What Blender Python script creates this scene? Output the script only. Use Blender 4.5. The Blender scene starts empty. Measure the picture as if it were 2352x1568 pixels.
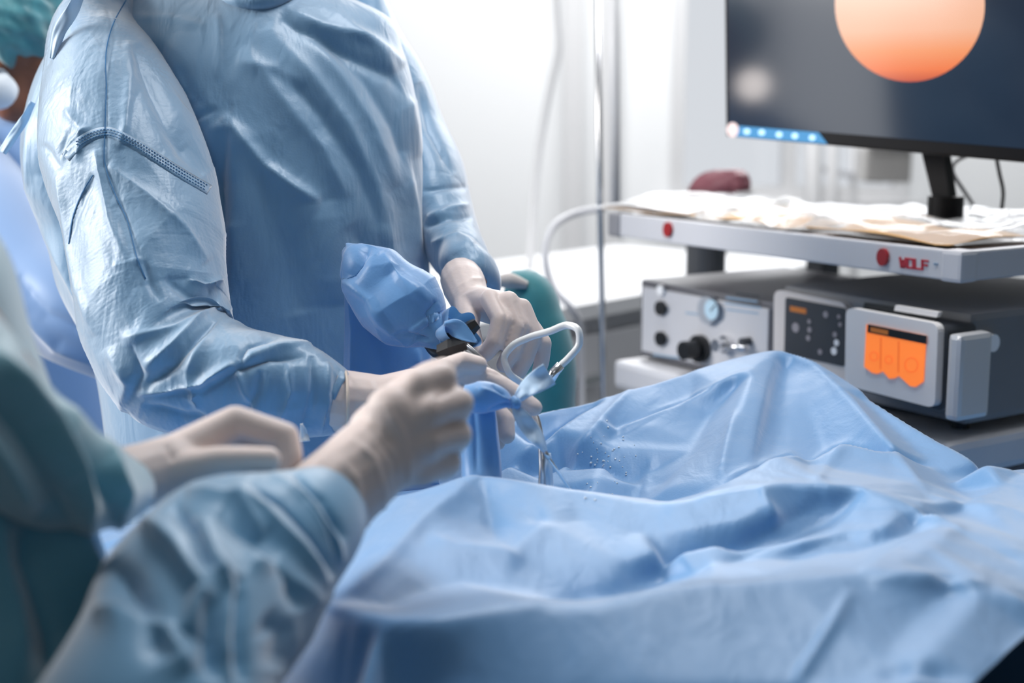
import bpy, bmesh, math, random
import numpy as np
from mathutils import Vector, Matrix
from mathutils.bvhtree import BVHTree
C = bpy.context.scene
random.seed(4); RNG = np.random.default_rng(7)

# ------------------------------------------------------------------ camera
F = 3267.0; CX, CY = 1176.0, 784.0; HC = 1.38
TH = math.atan((784 - 220) / F)
RIGHT = np.array([1., 0, 0]); FWD = np.array([0, math.cos(TH), -math.sin(TH)]); UP = np.array([0, math.sin(TH), math.cos(TH)])
CAM = np.array([0, 0, HC])
cd = bpy.data.cameras.new('camera'); cam = bpy.data.objects.new('camera', cd); C.collection.objects.link(cam)
cam.location = CAM; cam.rotation_euler = (math.pi / 2 - TH, 0, 0)
cd.sensor_width = 36; cd.lens = 36 * F / 2352; cd.clip_start = .05
cd.dof.use_dof = True; cd.dof.focus_distance = 1.70; cd.dof.aperture_fstop = 2.6
C.camera = cam
# ------------------------------------------------------------------ world, lights, exposure
w = bpy.data.worlds.new('sky'); C.world = w; w.use_nodes = True
w.node_tree.nodes['Background'].inputs[0].default_value = (.90, .92, .95, 1)
w.node_tree.nodes['Background'].inputs[1].default_value = .80
C.view_settings.view_transform = 'Standard'; C.view_settings.look = 'None'
C.view_settings.exposure = 0.08; C.view_settings.gamma = 1; C.view_settings.use_curve_mapping = False
C.cycles.max_bounces = 8

def area(name, loc, target, size, power, col=(1, 1, 1)):
    l = bpy.data.lights.new(name, 'AREA'); l.shape = 'RECTANGLE'; l.size, l.size_y = size; l.energy = power; l.color = col
    o = bpy.data.objects.new(name, l); C.collection.objects.link(o); o.location = loc
    o.rotation_euler = (Vector(target) - Vector(loc)).to_track_quat('-Z', 'Y').to_euler(); return o
area('assumed_key_light', (-2.35, 1.75, 2.2), (-.5, 1.7, 1.1), (.8, 1.0), 66, (1, .97, .94))  # assumed source for the bright left sleeve, hangs inside the room
area('added_left_light', (-3.42, 2.0, 1.6), (-1, 2.0, 1.5), (1.9, 1.5), 26, (.95, .97, 1))  # added outside the left opening so the monitor glass reflects grey
area('assumed_back_light', (.9, 4.6, 2.4), (.3, 1.4, 1.0), (2.2, 1.0), 56, (.97, .98, 1))  # assumed daylight from behind, hung inside the room to brighten the fold crests
area('overhead_light', (.25, 1.95, 2.85), (.2, 1.85, 0), (.9, .7), 26, (.97, .98, 1))  # assumed top light over the gown and drape, no fixture modelled
area('overhead_light', (.8, 4.4, 2.9), (.8, 5.4, .6), (3, .6), 60, (1, 1, 1))  # added light aimed at the back wall to keep it white
area('overhead_light', (0, -.9, 2.7), (0, .9, 1.0), (1.2, .8), 2, (.95, .97, 1))  # weak fill added from the camera side, no fixture there

# ------------------------------------------------------------------ projection helpers
def P(px, py, d):
    return CAM + RIGHT * ((px - CX) / F * d) + UP * ((CY - py) / F * d) + FWD * d
def PA(a):
    a = np.asarray(a, float); d = a[..., 2:3]
    return CAM + RIGHT * ((a[..., 0:1] - CX) / F * d) + UP * ((CY - a[..., 1:2]) / F * d) + FWD * d
def ray(px, py):
    v = RIGHT * ((px - CX) / F) + UP * ((CY - py) / F) + FWD
    return v / np.linalg.norm(v)
def onz(px, py, z):
    r = ray(px, py); return CAM + r * ((z - HC) / r[2])
def onplane(px, py, o, n):
    r = ray(px, py); return CAM + r * (np.dot(o - CAM, n) / np.dot(r, n))
def proj(V):
    q = V - CAM; d = q @ FWD
    return np.stack([CX + F * (q @ RIGHT) / d, CY - F * (q @ UP) / d, d], -1)

# ------------------------------------------------------------------ scene helpers
def tag(o, label, cat, group=None):
    o['label'] = label; o['category'] = cat
    if group: o['group'] = group
    return o
def thing(name, label, cat, loc, group=None):
    o = bpy.data.objects.new(name, None); C.collection.objects.link(o); o.location = loc; o.empty_display_size = .05
    return tag(o, label, cat, group)
def link(name, me, mats, parent=None, smooth=False):
    for m in (mats if isinstance(mats, (list, tuple)) else [mats]): me.materials.append(m)
    if smooth: me.polygons.foreach_set('use_smooth', [True] * len(me.polygons))
    o = bpy.data.objects.new(name, me); C.collection.objects.link(o)
    if parent is not None:
        o.parent = parent
        def world(q): return q.matrix_basis.copy() if q.parent is None else world(q.parent) @ q.matrix_parent_inverse @ q.matrix_basis
        o.matrix_parent_inverse = world(parent).inverted()
    return o
def mobj(name, V, Fc, mat, parent=None, smooth=False):
    me = bpy.data.meshes.new(name); me.from_pydata([tuple(map(float, v)) for v in V], [], Fc); me.update()
    return link(name, me, mat, parent, smooth)
def bobj(name, bm, mat, parent=None, smooth=False):
    bmesh.ops.recalc_face_normals(bm, faces=bm.faces)
    me = bpy.data.meshes.new(name); bm.to_mesh(me); bm.free()
    o = link(name, me, mat, parent, smooth); return o
def struct(o): o['kind'] = 'structure'; return o
def box(bm, c, ax, ay, az, bev=0):
    """box at centre c with half-axis vectors"""
    c, ax, ay, az = map(np.asarray, (c, ax, ay, az)); vs = []
    for k in (-1, 1):
        for j in (-1, 1):
            for i in (-1, 1): vs.append(bm.verts.new(c + ax * i + ay * j + az * k))
    fs = [bm.faces.new([vs[i] for i in f]) for f in ((0, 1, 3, 2), (4, 6, 7, 5), (0, 4, 5, 1), (2, 3, 7, 6), (0, 2, 6, 4), (1, 5, 7, 3))]
    if bev:
        es = list({e for f in fs for e in f.edges})
        bmesh.ops.bevel(bm, geom=es, offset=bev, segments=2, affect='EDGES', profile=.6)
def wbox(bm, x0, x1, y0, y1, z0, z1, bev=0):
    box(bm, ((x0 + x1) / 2, (y0 + y1) / 2, (z0 + z1) / 2), ((x1 - x0) / 2, 0, 0), (0, (y1 - y0) / 2, 0), (0, 0, (z1 - z0) / 2), bev)
def prism(bm, pts, off):
    """polygon of world points extruded by vector off"""
    a = [bm.verts.new(p) for p in pts]; b = [bm.verts.new(np.asarray(p) + off) for p in pts]; n = len(a)
    bm.faces.new(a); bm.faces.new(b[::-1])
    for i in range(n): bm.faces.new((a[i], a[(i + 1) % n], b[(i + 1) % n], b[i]))
def catmull(pts, n):
    pts = np.asarray(pts, float); m = len(pts)
    seg = np.r_[0, np.cumsum(np.linalg.norm(np.diff(pts[:, :2], axis=0), axis=1) + 1e-6)]
    t = np.linspace(0, seg[-1], n); i = np.clip(np.searchsorted(seg, t, 'right') - 1, 0, m - 2)
    u = ((t - seg[i]) / (seg[i + 1] - seg[i]))[:, None]
    tang = np.gradient(pts, seg, axis=0); h = (seg[i + 1] - seg[i])[:, None]
    return (2 * u**3 - 3 * u**2 + 1) * pts[i] + (u**3 - 2 * u**2 + u) * h * tang[i] + (-2 * u**3 + 3 * u**2) * pts[i + 1] + (u**3 - u**2) * h * tang[i + 1]
def tube_bm(bm, pts, r, n=10, ns=None):
    pts = np.asarray(pts, float)
    if ns:
        seg = np.r_[0, np.cumsum(np.linalg.norm(np.diff(pts, axis=0), axis=1))]; tt = np.linspace(0, seg[-1], ns)
        tang = np.gradient(pts, seg, axis=0); i = np.clip(np.searchsorted(seg, tt, 'right') - 1, 0, len(pts) - 2)
        h = (seg[i + 1] - seg[i])[:, None]; u = ((tt - seg[i])[:, None]) / h
        pts = (2 * u**3 - 3 * u**2 + 1) * pts[i] + (u**3 - 2 * u**2 + u) * h * tang[i] + (-2 * u**3 + 3 * u**2) * pts[i + 1] + (u**3 - u**2) * h * tang[i + 1]
    rr = np.interp(np.linspace(0, 1, len(pts)), np.linspace(0, 1, len(np.atleast_1d(r))), np.atleast_1d(r)) if np.ndim(r) else np.full(len(pts), r)
    T = np.gradient(pts, axis=0); T /= np.linalg.norm(T, axis=1)[:, None]
    a = np.cross(T[0], [0.3, .2, 1.]); a /= np.linalg.norm(a); rings = []
    for k in range(len(pts)):
        a = a - T[k] * (a @ T[k]); a /= np.linalg.norm(a); b = np.cross(T[k], a)
        rings.append([bm.verts.new(pts[k] + rr[k] * (a * math.cos(q) + b * math.sin(q))) for q in np.linspace(0, 2 * math.pi, n, endpoint=False)])
    for r0, r1 in zip(rings, rings[1:]):
        for j in range(n): bm.faces.new((r0[j], r0[(j + 1) % n], r1[(j + 1) % n], r1[j]))
    bm.faces.new(rings[0][::-1]); bm.faces.new(rings[-1])
def tube(name, pts, r, mat, parent=None, n=10, ns=None):
    bm = bmesh.new(); tube_bm(bm, pts, r, n, ns); return bobj(name, bm, mat, parent, True)
def disc_bm(bm, c, nrm, r, h, n=24, upv=(0, 0, 1)):
    nrm = np.asarray(nrm, float); nrm = nrm / np.linalg.norm(nrm); a = np.cross(upv, nrm); a = a / np.linalg.norm(a); b = np.cross(nrm, a)
    prism(bm, [np.asarray(c) + r * (a * math.cos(q) + b * math.sin(q)) for q in np.linspace(0, 2 * math.pi, n, endpoint=False)], nrm * h)

# ------------------------------------------------------------------ materials
def mat(name, col, rough=.5, metal=0, sheen=0, emit=None, es=1, trans=0, spec=.5, noise=0, nscale=20, bump=0, bscale=200, alpha=1, transl=0, coat=0, sss=0, wrinkle=0):
    m = bpy.data.materials.new(name); m.use_nodes = True; nt = m.node_tree; b = nt.nodes['Principled BSDF']; I = b.inputs
    I['Base Color'].default_value = (*col, 1); I['Roughness'].default_value = rough; I['Metallic'].default_value = metal
    I['Specular IOR Level'].default_value = spec; I['IOR'].default_value = 1.5 if spec < .55 else 1.6; I['Transmission Weight'].default_value = trans; I['Alpha'].default_value = alpha
    I['Coat Weight'].default_value = coat; I['Coat Roughness'].default_value = .25
    if sss: I['Subsurface Weight'].default_value = sss; I['Subsurface Radius'].default_value = (.01, .006, .004)
    if sheen: I['Sheen Weight'].default_value = sheen; I['Sheen Roughness'].default_value = .6; I['Sheen Tint'].default_value = (1, .97, .95, 1)
    if emit: I['Emission Color'].default_value = (*emit, 1); I['Emission Strength'].default_value = es
    tc = nt.nodes.new('ShaderNodeTexCoord')
    if noise:
        n = nt.nodes.new('ShaderNodeTexNoise'); n.inputs['Scale'].default_value = nscale; n.inputs['Detail'].default_value = 4
        nt.links.new(tc.outputs['Object'], n.inputs['Vector'])
        x = nt.nodes.new('ShaderNodeMixRGB'); x.blend_type = 'MIX'
        x.inputs[1].default_value = (*[c * (1 - noise) for c in col], 1); x.inputs[2].default_value = (*[min(1, c * (1 + noise)) for c in col], 1)
        nt.links.new(n.outputs[0], x.inputs[0]); nt.links.new(x.outputs[0], I['Base Color'])
    if bump:
        n = nt.nodes.new('ShaderNodeTexNoise'); n.inputs['Scale'].default_value = bscale; n.inputs['Detail'].default_value = 3
        nt.links.new(tc.outputs['Object'], n.inputs['Vector'])
        bp = nt.nodes.new('ShaderNodeBump'); bp.inputs['Strength'].default_value = bump; bp.inputs['Distance'].default_value = .002
        nt.links.new(n.outputs[0], bp.inputs['Height']); nt.links.new(bp.outputs[0], I['Normal'])
        if wrinkle:
            n2 = nt.nodes.new('ShaderNodeTexNoise'); n2.inputs['Scale'].default_value = 16; n2.inputs['Detail'].default_value = 3; n2.inputs['Distortion'].default_value = .45
            mp_ = nt.nodes.new('ShaderNodeMapping'); mp_.inputs['Rotation'].default_value = (0, -.75, 0); mp_.inputs['Scale'].default_value = (1.6, 1, .55)
            nt.links.new(tc.outputs['Object'], mp_.inputs[0]); nt.links.new(mp_.outputs[0], n2.inputs['Vector'])
            b2 = nt.nodes.new('ShaderNodeBump'); b2.inputs['Strength'].default_value = wrinkle; b2.inputs['Distance'].default_value = .012
            nt.links.new(n2.outputs[0], b2.inputs['Height']); nt.links.new(b2.outputs[0], bp.inputs['Normal'])
    if transl:
        t = nt.nodes.new('ShaderNodeBsdfTranslucent'); t.inputs[0].default_value = (*col, 1); ms = nt.nodes.new('ShaderNodeMixShader')
        ms.inputs[0].default_value = transl; nt.links.new(b.outputs[0], ms.inputs[1]); nt.links.new(t.outputs[0], ms.inputs[2])
        nt.links.new(ms.outputs[0], nt.nodes['Material Output'].inputs[0])
    return m
GOWN = mat('blue_gown_fabric', (.12, .315, .53), .44, sheen=1, transl=.10, noise=.07, nscale=9, bump=.12, bscale=420, spec=.6, wrinkle=.5)
GOWN2 = mat('blue_gown_fabric_far', (.15, .32, .62), .45, sheen=1, transl=.12, noise=.07, nscale=6, spec=.6)
TEALG = mat('teal_gown_fabric', (.085, .36, .48), .45, sheen=1, transl=.1, noise=.08, nscale=6, spec=.6)
DRAPE = mat('blue_drape_fabric', (.10, .32, .64), .46, sheen=.65, transl=.10, noise=.05, nscale=7, bump=.1, bscale=380, spec=.55, wrinkle=.22)
COVER = mat('bright_blue_cover_fabric', (.12, .36, .72), .4, sheen=.6, transl=.2, noise=.05, nscale=12, bump=.1, bscale=350)
PALEB = mat('pale_blue_tape', (.50, .69, .88), .45, sheen=.4, transl=.2)
SEAM_CREASE = mat('seam_and_crease_dark_blue', (.03, .16, .36), .7)
GLOVE = mat('latex_glove', (.69, .58, .545), .5, sheen=.12, noise=.05, nscale=30, bump=.15, bscale=160, sss=.15, spec=.4)
SKIN = mat('brown_skin', (.20, .075, .04), .5, sss=.1, noise=.3, nscale=30)
CAPT = mat('teal_cap_fabric', (.05, .30, .36), .4, sheen=.8, transl=.25, noise=.75, nscale=26, bump=.8, bscale=45)
MASK = mat('mask_fabric', (.75, .8, .85), .6)
BLACK = mat('black_plastic', (.008, .009, .011), .35)
DARK = mat('dark_grey_paint', (.045, .05, .06), .45, noise=.1)
CASE = mat('grey_device_case', (.20, .205, .22), .5, bump=.2, bscale=600, noise=.06)
PLATE = mat('light_grey_faceplate', (.58, .58, .61), .45, noise=.03)
WHITEP = mat('white_plastic', (.88, .85, .84), .4)
BEIGE = mat('warm_white_bezel', (.74, .68, .65), .45)
SHELF = mat('pale_grey_shelf', (.60, .60, .63), .42)
STEEL = mat('steel', (.62, .62, .64), .22, metal=1)
CHROME = mat('chrome', (.8, .8, .82), .12, metal=1)
RED = mat('red_plastic', (.34, .012, .016), .35)
REDT = mat('red_print', (.5, .03, .05), .5)
SCR_OR = mat('orange_screen', (.9, .2, .02), .5, emit=(.90, .20, .04), es=.72)
SCR_LINE = mat('screen_dark_orange_line', (.6, .15, .02), .5, emit=(.55, .10, .02), es=.8)
ORTXT = mat('orange_print', (.5, .17, .03), .5, emit=(.6, .16, .03), es=.12)
WHT = mat('white_print', (.92, .92, .93), .4)
BLUT = mat('blue_grey_print', (.25, .38, .52), .5)
TAN = mat('tan_paper', (.60, .35, .14), .7, noise=.2, nscale=30)
PLAST = mat('clear_plastic_film', (.86, .87, .88), .14, alpha=.22, coat=.3, noise=.05)
WALLM = mat('white_wall_paint', (.84, .85, .86), .6, noise=.015, nscale=2)
FLOORM = mat('grey_vinyl_floor', (.16, .17, .18), .35, noise=.12, nscale=5)
WHITEC = mat('white_laminate', (.66, .66, .67), .35)
TUBEM = mat('clear_tubing', (.85, .87, .88), .1, trans=.7, coat=.5)
WTUBE = mat('white_tubing', (.8, .82, .83), .25, coat=.4)
WATER = mat('water_drop', (.75, .85, .95), .05, trans=.25, coat=1)
TEALC = mat('teal_cloth', (.0, .17, .20), .7, sheen=.3, noise=.2)
MAROON = mat('maroon_plastic', (.22, .07, .09), .5)
BLACKC = mat('black_cable', (.01, .01, .012), .4)

# ------------------------------------------------------------------ cloth tools
def normals_grid(G, wrap):
    if wrap:
        du = np.roll(G, -1, 1) - np.roll(G, 1, 1)
    else: du = np.gradient(G, axis=1)
    dv = np.gradient(G, axis=0); n = np.cross(du, dv)
    return n / (np.linalg.norm(n, axis=-1, keepdims=True) + 1e-12)
def fold_disp(XY, folds):
    """XY (...,2) picture positions; each fold (pts, height_mm, wl, wr, power) raises a crease along a line"""
    shp = XY.shape[:-1]; Q = XY.reshape(-1, 2); out = np.zeros(len(Q))
    for pts, h, wl, wr, pw in folds:
        h = math.copysign(min(abs(h), .75 * max(wl, wr)), h); pts = np.asarray(pts, float); hv = pts[:, 2] if pts.shape[1] > 2 else None
        best = np.full(len(Q), 1e9); sg = np.zeros(len(Q)); tt = np.zeros(len(Q)); L = len(pts) - 1
        lo = pts[:, :2].min(0) - 3 * max(wl, wr); hi = pts[:, :2].max(0) + 3 * max(wl, wr)
        idx = np.nonzero(((Q > lo) & (Q < hi)).all(1))[0]
        if not len(idx): continue
        q = Q[idx]; b = best[idx]; s = sg[idx]; t_ = tt[idx]
        for i in range(L):
            a, c = pts[i, :2], pts[i + 1, :2]; e = c - a; l2 = e @ e
            t = np.clip(((q - a) @ e) / l2, 0, 1); dd = q - (a + t[:, None] * e); ds = np.hypot(dd[:, 0], dd[:, 1])
            m = ds < b; b[m] = ds[m]; s[m] = (e[0] * dd[:, 1] - e[1] * dd[:, 0])[m]; t_[m] = (i + t[m]) / L
        wdt = np.where(s > 0, wr, wl)            # s>0: right-hand side when walking along the line (picture y down)
        end = np.clip(np.minimum(t_, 1 - t_) * 5, 0, 1) ** .6
        out[idx] += h * .001 * end * np.exp(-(b / wdt) ** pw)
    return out.reshape(shp)
def rnoise(shape, sc, wrap, rng):
    """smooth random field by interpolating a coarse random lattice"""
    nv, nu = shape; a = max(3, int(nv / sc[0])); b = max(3, int(nu / sc[1]))
    L = rng.normal(size=(a + 3, b)); L = np.concatenate([L, L[:, :3] if wrap else rng.normal(size=(a + 3, 3))], 1)
    y = np.linspace(0, a - 1e-4, nv); x = np.linspace(0, b - 1e-4, nu, endpoint=not wrap)
    yi, xi = y.astype(int), x.astype(int); fy, fx = (y - yi)[:, None], (x - xi)[None]
    def wts(f): return [(1 - f)**3 / 6, (3 * f**3 - 6 * f**2 + 4) / 6, (-3 * f**3 + 3 * f**2 + 3 * f + 1) / 6, f**3 / 6]
    wy, wx = wts(fy), wts(fx); o = np.zeros(shape)
    LL = np.concatenate([L, L[:, :1]], 1) if False else L
    for i in range(4):
        for j in range(4): o += wy[i] * wx[j] * LL[np.minimum(yi + i, a + 2)][:, (xi + j) % L.shape[1]]
    return o * 2
def crumple(G, wrap, su, sv, iters=120, pull=.02, seed=1, amp=.002, sc=(14, 14), bend=.25, outward=.6):
    """relax a sheet whose cloth is longer than the surface it lies on, so that it buckles into creases"""
    rng = np.random.default_rng(seed); T = G.copy(); N = normals_grid(G, wrap)
    X = G + N * (rnoise(G.shape[:2], sc, wrap, rng) * amp)[..., None]
    fam = []
    for dv, du, k in ((0, 1, 1.), (1, 0, 1.), (1, 1, .6), (1, -1, .6), (0, 4, bend), (4, 0, bend)):
        def pr(A, dv=dv, du=du):
            if wrap: return A[:A.shape[0] - dv], np.roll(A[dv:], -du, 1)
            nv, nu = A.shape[:2]
            return (A[:nv - dv, max(0, -du):nu - max(0, du)], A[dv:, max(0, du):nu - max(0, -du)])
        a, b = pr(T); L = np.linalg.norm(b - a, axis=-1); s = su if dv == 0 else sv if du == 0 else (su + sv) / 2
        if k == bend: s = 1 + (s - 1) * .35
        fam.append((dv, du, k, L * s))
    sw = np.linspace(0, 1, G.shape[0])[:, None, None]; endw = np.clip(np.minimum(sw, 1 - sw) * 14, 0, 1)
    for it in range(iters):
        for dv, du, k, L in fam:
            if wrap:
                a, b = X[:X.shape[0] - dv], np.roll(X[dv:], -du, 1)
            else:
                nv, nu = X.shape[:2]; a = X[:nv - dv, max(0, -du):nu - max(0, du)]; b = X[dv:, max(0, du):nu - max(0, -du)]
            e = b - a; l = np.linalg.norm(e, axis=-1) + 1e-9; c = (e * (k * .24 * (l - L) / l)[..., None])
            if wrap:
                X[:X.shape[0] - dv] += c
                X[dv:] -= np.roll(c, du, 1)
            else:
                X[:nv - dv, max(0, -du):nu - max(0, du)] += c; X[dv:, max(0, du):nu - max(0, -du)] -= c
        D = T - X; pen = (D * N).sum(-1, keepdims=True)      # pen>0: sheet pressed inside the body
        X += D * pull + N * np.clip(pen, 0, None) * pull * outward * 3
        X = T + (X - T) * endw if it % 10 == 0 else X
    return X
def smoothg(A, n, wrap):
    for _ in range(n):
        up = np.concatenate([A[:1], A[:-1]]); dn = np.concatenate([A[1:], A[-1:]])
        if wrap: l, r = np.roll(A, 1, 1), np.roll(A, -1, 1)
        else: l = np.concatenate([A[:, :1], A[:, :-1]], 1); r = np.concatenate([A[:, 1:], A[:, -1:]], 1)
        A = A * .5 + (up + dn + l + r) * .125
    return A
def grid_mesh(name, G, mt, parent, wrap, caps=True):
    nv, nu = G.shape[:2]; V = G.reshape(-1, 3); i, j = np.meshgrid(np.arange(nv - 1), np.arange(nu if wrap else nu - 1), indexing='ij')
    j2 = (j + 1) % nu; Fq = np.stack([i * nu + j, i * nu + j2, (i + 1) * nu + j2, (i + 1) * nu + j], -1).reshape(-1, 4)
    tri = np.zeros((0, 3), int)
    if wrap and caps:
        k = np.arange(nu); V = np.concatenate([V, G[0].mean(0)[None], G[-1].mean(0)[None]]); c0 = nv * nu; o_ = (nv - 1) * nu
        tri = np.concatenate([np.stack([k * 0 + c0, (k + 1) % nu, k], 1), np.stack([k * 0 + c0 + 1, o_ + k, o_ + (k + 1) % nu], 1)])
    me = bpy.data.meshes.new(name); me.vertices.add(len(V)); me.vertices.foreach_set('co', V.astype(np.float32).ravel())
    nf = len(Fq)
    nt_ = len(tri); me.loops.add(nf * 4 + nt_ * 3); me.loops.foreach_set('vertex_index', np.r_[Fq.ravel(), tri.ravel()].astype(np.int32))
    me.polygons.add(nf + nt_); me.polygons.foreach_set('loop_start', np.r_[np.arange(0, nf * 4, 4), nf * 4 + 3 * np.arange(nt_)].astype(np.int32)); me.update(calc_edges=True); me.validate()
    return link(name, me, mt, parent, True)
def loft(ctrl, nv, nu, A='auto'):
    """ctrl rows: px, py, depth, half-width px, half-depth m. returns grid"""
    c = catmull(ctrl, nv); ctr = PA(c[:, :3]); ra = c[:, 3] * c[:, 2] / F; rb = c[:, 4]
    T = np.gradient(ctr, axis=0); T /= np.linalg.norm(T, axis=1)[:, None]
    vd = ctr - CAM; vd /= np.linalg.norm(vd, axis=1)[:, None]
    if A == 'auto': a = np.cross(T, vd); a /= np.linalg.norm(a, axis=1)[:, None]
    else: a = np.tile(np.asarray(A, float), (nv, 1))
    b = np.cross(a, T) if A == 'auto' else np.tile(np.array([0, -1., 0]), (nv, 1))
    b /= np.linalg.norm(b, axis=1)[:, None]
    sgn = np.sign((b * vd).sum(1))[:, None]; b = -b * sgn                 # b points towards the camera
    q = np.linspace(0, 2 * np.pi, nu, endpoint=False) + np.pi / 2         # seam of the loft at the far side
    G = ctr[:, None] + (a * ra[:, None])[:, None] * np.cos(q)[None, :, None] - (b * rb[:, None])[:, None] * np.sin(q)[None, :, None]
    n = normals_grid(G, True)
    if ((G - ctr[:, None]) * n).sum() < 0: G = G[:, ::-1].copy()
    return G
def add_folds(G, folds, wrap, facing=True):
    N = normals_grid(G, wrap); pr = proj(G); D = fold_disp(pr[..., :2], folds)
    if facing:
        vd = G - CAM; vd /= np.linalg.norm(vd, axis=-1, keepdims=True); f = -(N * vd).sum(-1); D = D * np.clip(f * 4 + .6, 0, 1)
    return G + N * D[..., None]
def facets(shape, n, amp, wrap, seed):
    """crisp flat planes meeting in creases"""
    rng = np.random.default_rng(seed); nv, nu = shape; y = np.linspace(0, 1, nv)[:, None]; x = np.linspace(0, 1, nu, endpoint=False)[None]
    c = rng.random((n, 2)); h = rng.random(n); out = np.full(shape, 1e9)
    for (cy, cx), hh in zip(c, h):
        dx = np.abs(x - cx); dx = np.minimum(dx, 1 - dx) if wrap else dx
        out = np.minimum(out, np.hypot((y - cy) * nv / nu, dx) + hh * .25)
    return (out - out.mean()) * amp
BVH = {}
def bvh_of(o):
    me = o.data; return BVHTree.FromPolygons([v.co[:] for v in me.vertices], [p.vertices[:] for p in me.polygons])
def hit(bv, px, py, lift=.001):
    r = ray(px, py); loc, nrm, i, d = bv.ray_cast(Vector(CAM), Vector(r))
    if loc is None: return None
    return np.array(loc) - r * lift
def ribbon_on(name, bv, pts, wpx, mt, parent, lift=.0015, n=60, thick=.0008):
    c = catmull([(x, y, 0) for x, y in pts], n)[:, :2]; t = np.gradient(c, axis=0); t /= np.linalg.norm(t, axis=1)[:, None]; nn = np.stack([-t[:, 1], t[:, 0]], 1)
    rows = []
    for k in range(n):
        row = [hit(bv, *(c[k] + nn[k] * s * wpx / 2), lift) for s in (-1, -.33, .33, 1)]
        if all(r is not None for r in row) and (not rows or np.linalg.norm(row[0] - rows[-1][0]) < .06): rows.append(row)
    if len(rows) < 2: return None
    G = np.array(rows); o = grid_mesh(name, G, mt, parent, False)
    m = o.modifiers.new('thickness', 'SOLIDIFY'); m.thickness = thick; return o

# remeshed body from tapered capsules
def capsule(bm, a, b, ra, rb, n=14):
    a, b = np.asarray(a, float), np.asarray(b, float); d = b - a; L = np.linalg.norm(d); d = d / (L + 1e-9)
    x = np.cross(d, [.31, .2, .93]); x /= np.linalg.norm(x); y = np.cross(d, x); rings = []
    prof = [(-math.cos(t) * ra, math.sin(t) * ra) for t in (.35, .8, 1.2)] + [(0, ra)] + [(L, rb)] + [(L + math.cos(t) * rb, math.sin(t) * rb) for t in (1.2, .8, .35)]
    for s, r in prof: rings.append([bm.verts.new(a + d * s + r * (x * math.cos(q) + y * math.sin(q))) for q in np.linspace(0, 2 * math.pi, n, endpoint=False)])
    for r0, r1 in zip(rings, rings[1:]):
        for j in range(n): bm.faces.new((r0[j], r0[(j + 1) % n], r1[(j + 1) % n], r1[j]))
    bm.faces.new(rings[0][::-1]); bm.faces.new(rings[-1])
def remeshed(name, build, mt, parent, voxel=.003, smooth=6, folds=None, extra=None):
    bm = bmesh.new(); build(bm); bmesh.ops.recalc_face_normals(bm, faces=bm.faces)
    me = bpy.data.meshes.new(name + '_src'); bm.to_mesh(me); bm.free()
    t = bpy.data.objects.new('tmp', me); C.collection.objects.link(t)
    r = t.modifiers.new('r', 'REMESH'); r.mode = 'VOXEL'; r.voxel_size = voxel; r.use_smooth_shade = True
    s = t.modifiers.new('s', 'SMOOTH'); s.iterations = smooth; s.factor = .5
    dg = bpy.context.evaluated_depsgraph_get(); m2 = bpy.data.meshes.new_from_object(t.evaluated_get(dg)); m2.name = name
    bpy.data.objects.remove(t); bpy.data.meshes.remove(me)
    n = len(m2.vertices); V = np.empty(n * 3, np.float32); m2.vertices.foreach_get('co', V); V = V.reshape(-1, 3).astype(float)
    N = np.empty(n * 3, np.float32); m2.vertex_normals.foreach_get('vector', N); N = N.reshape(-1, 3).astype(float)
    if folds:
        D = fold_disp(proj(V)[:, :2], folds); vd = V - CAM; vd /= np.linalg.norm(vd, axis=1)[:, None]; f = -(N * vd).sum(1)
        V = V + N * (D * np.clip(f * 4 + .6, 0, 1))[:, None]
    m2.vertices.foreach_set('co', V.astype(np.float32).ravel()); m2.update()
    return link(name, m2, mt, parent, True)
def chain(bm, pts, rad):
    """pts of (px,py,d); radii in m"""
    Q = [P(*p) for p in pts]
    for i in range(len(Q) - 1): capsule(bm, Q[i], Q[i + 1], rad[i], rad[i + 1])
def wchain(bm, pts, rad):
    for i in range(len(pts) - 1): capsule(bm, pts[i], pts[i + 1], rad[i], rad[i + 1])

# ================================================================== THE ROOM
def wallbox(name, x0, x1, y0, y1, z0, z1, m=WALLM):
    bm = bmesh.new(); wbox(bm, x0, x1, y0, y1, z0, z1); return struct(bobj(name, bm, m))
XL, XR, YB, YF, ZT = -3.2, 3.6, 5.6, -2.6, 3.0
wallbox('floor', XL, XR, YF, YB, -.05, 0, FLOORM); wallbox('ceiling', XL, XR, YF, YB, ZT, ZT + .05, mat('pale_grey_ceiling_paint', (.5, .51, .52), .7, noise=.02))
WALLT = mat('grey_green_wall_tile_paint', (.22, .25, .26), .5, noise=.02)
bm = bmesh.new()
wbox(bm, XL - .12, XL, YF, 1.05, 0, ZT); wbox(bm, XL - .12, XL, 2.95, YB, 0, ZT); wbox(bm, XL - .12, XL, 1.05, 2.95, 0, .85); wbox(bm, XL - .12, XL, 1.05, 2.95, 2.35, ZT); struct(bobj('wall_left', bm, WALLT))
w2 = bpy.data.objects.new('added_window', None); C.collection.objects.link(w2); w2.location = (XL, 2.0, .85); struct(w2)  # unseen window, added to give the monitor a bright reflection
bm = bmesh.new()
for a, b, c, d in ((1.05, 1.11, .85, 2.35), (2.89, 2.95, .85, 2.35), (1.97, 2.03, .91, 2.29), (1.11, 2.89, .85, .91), (1.11, 2.89, 2.29, 2.35)): wbox(bm, XL - .1, XL + .02, a, b, c, d, .004)
bobj('window_frame', bm, WHITEC, w2)
wallbox('wall_right', XR, XR + .05, YF, YB, 0, ZT, WALLT); wallbox('wall_front', XL, XR, YF - .05, YF, 0, ZT, WALLT)
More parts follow.
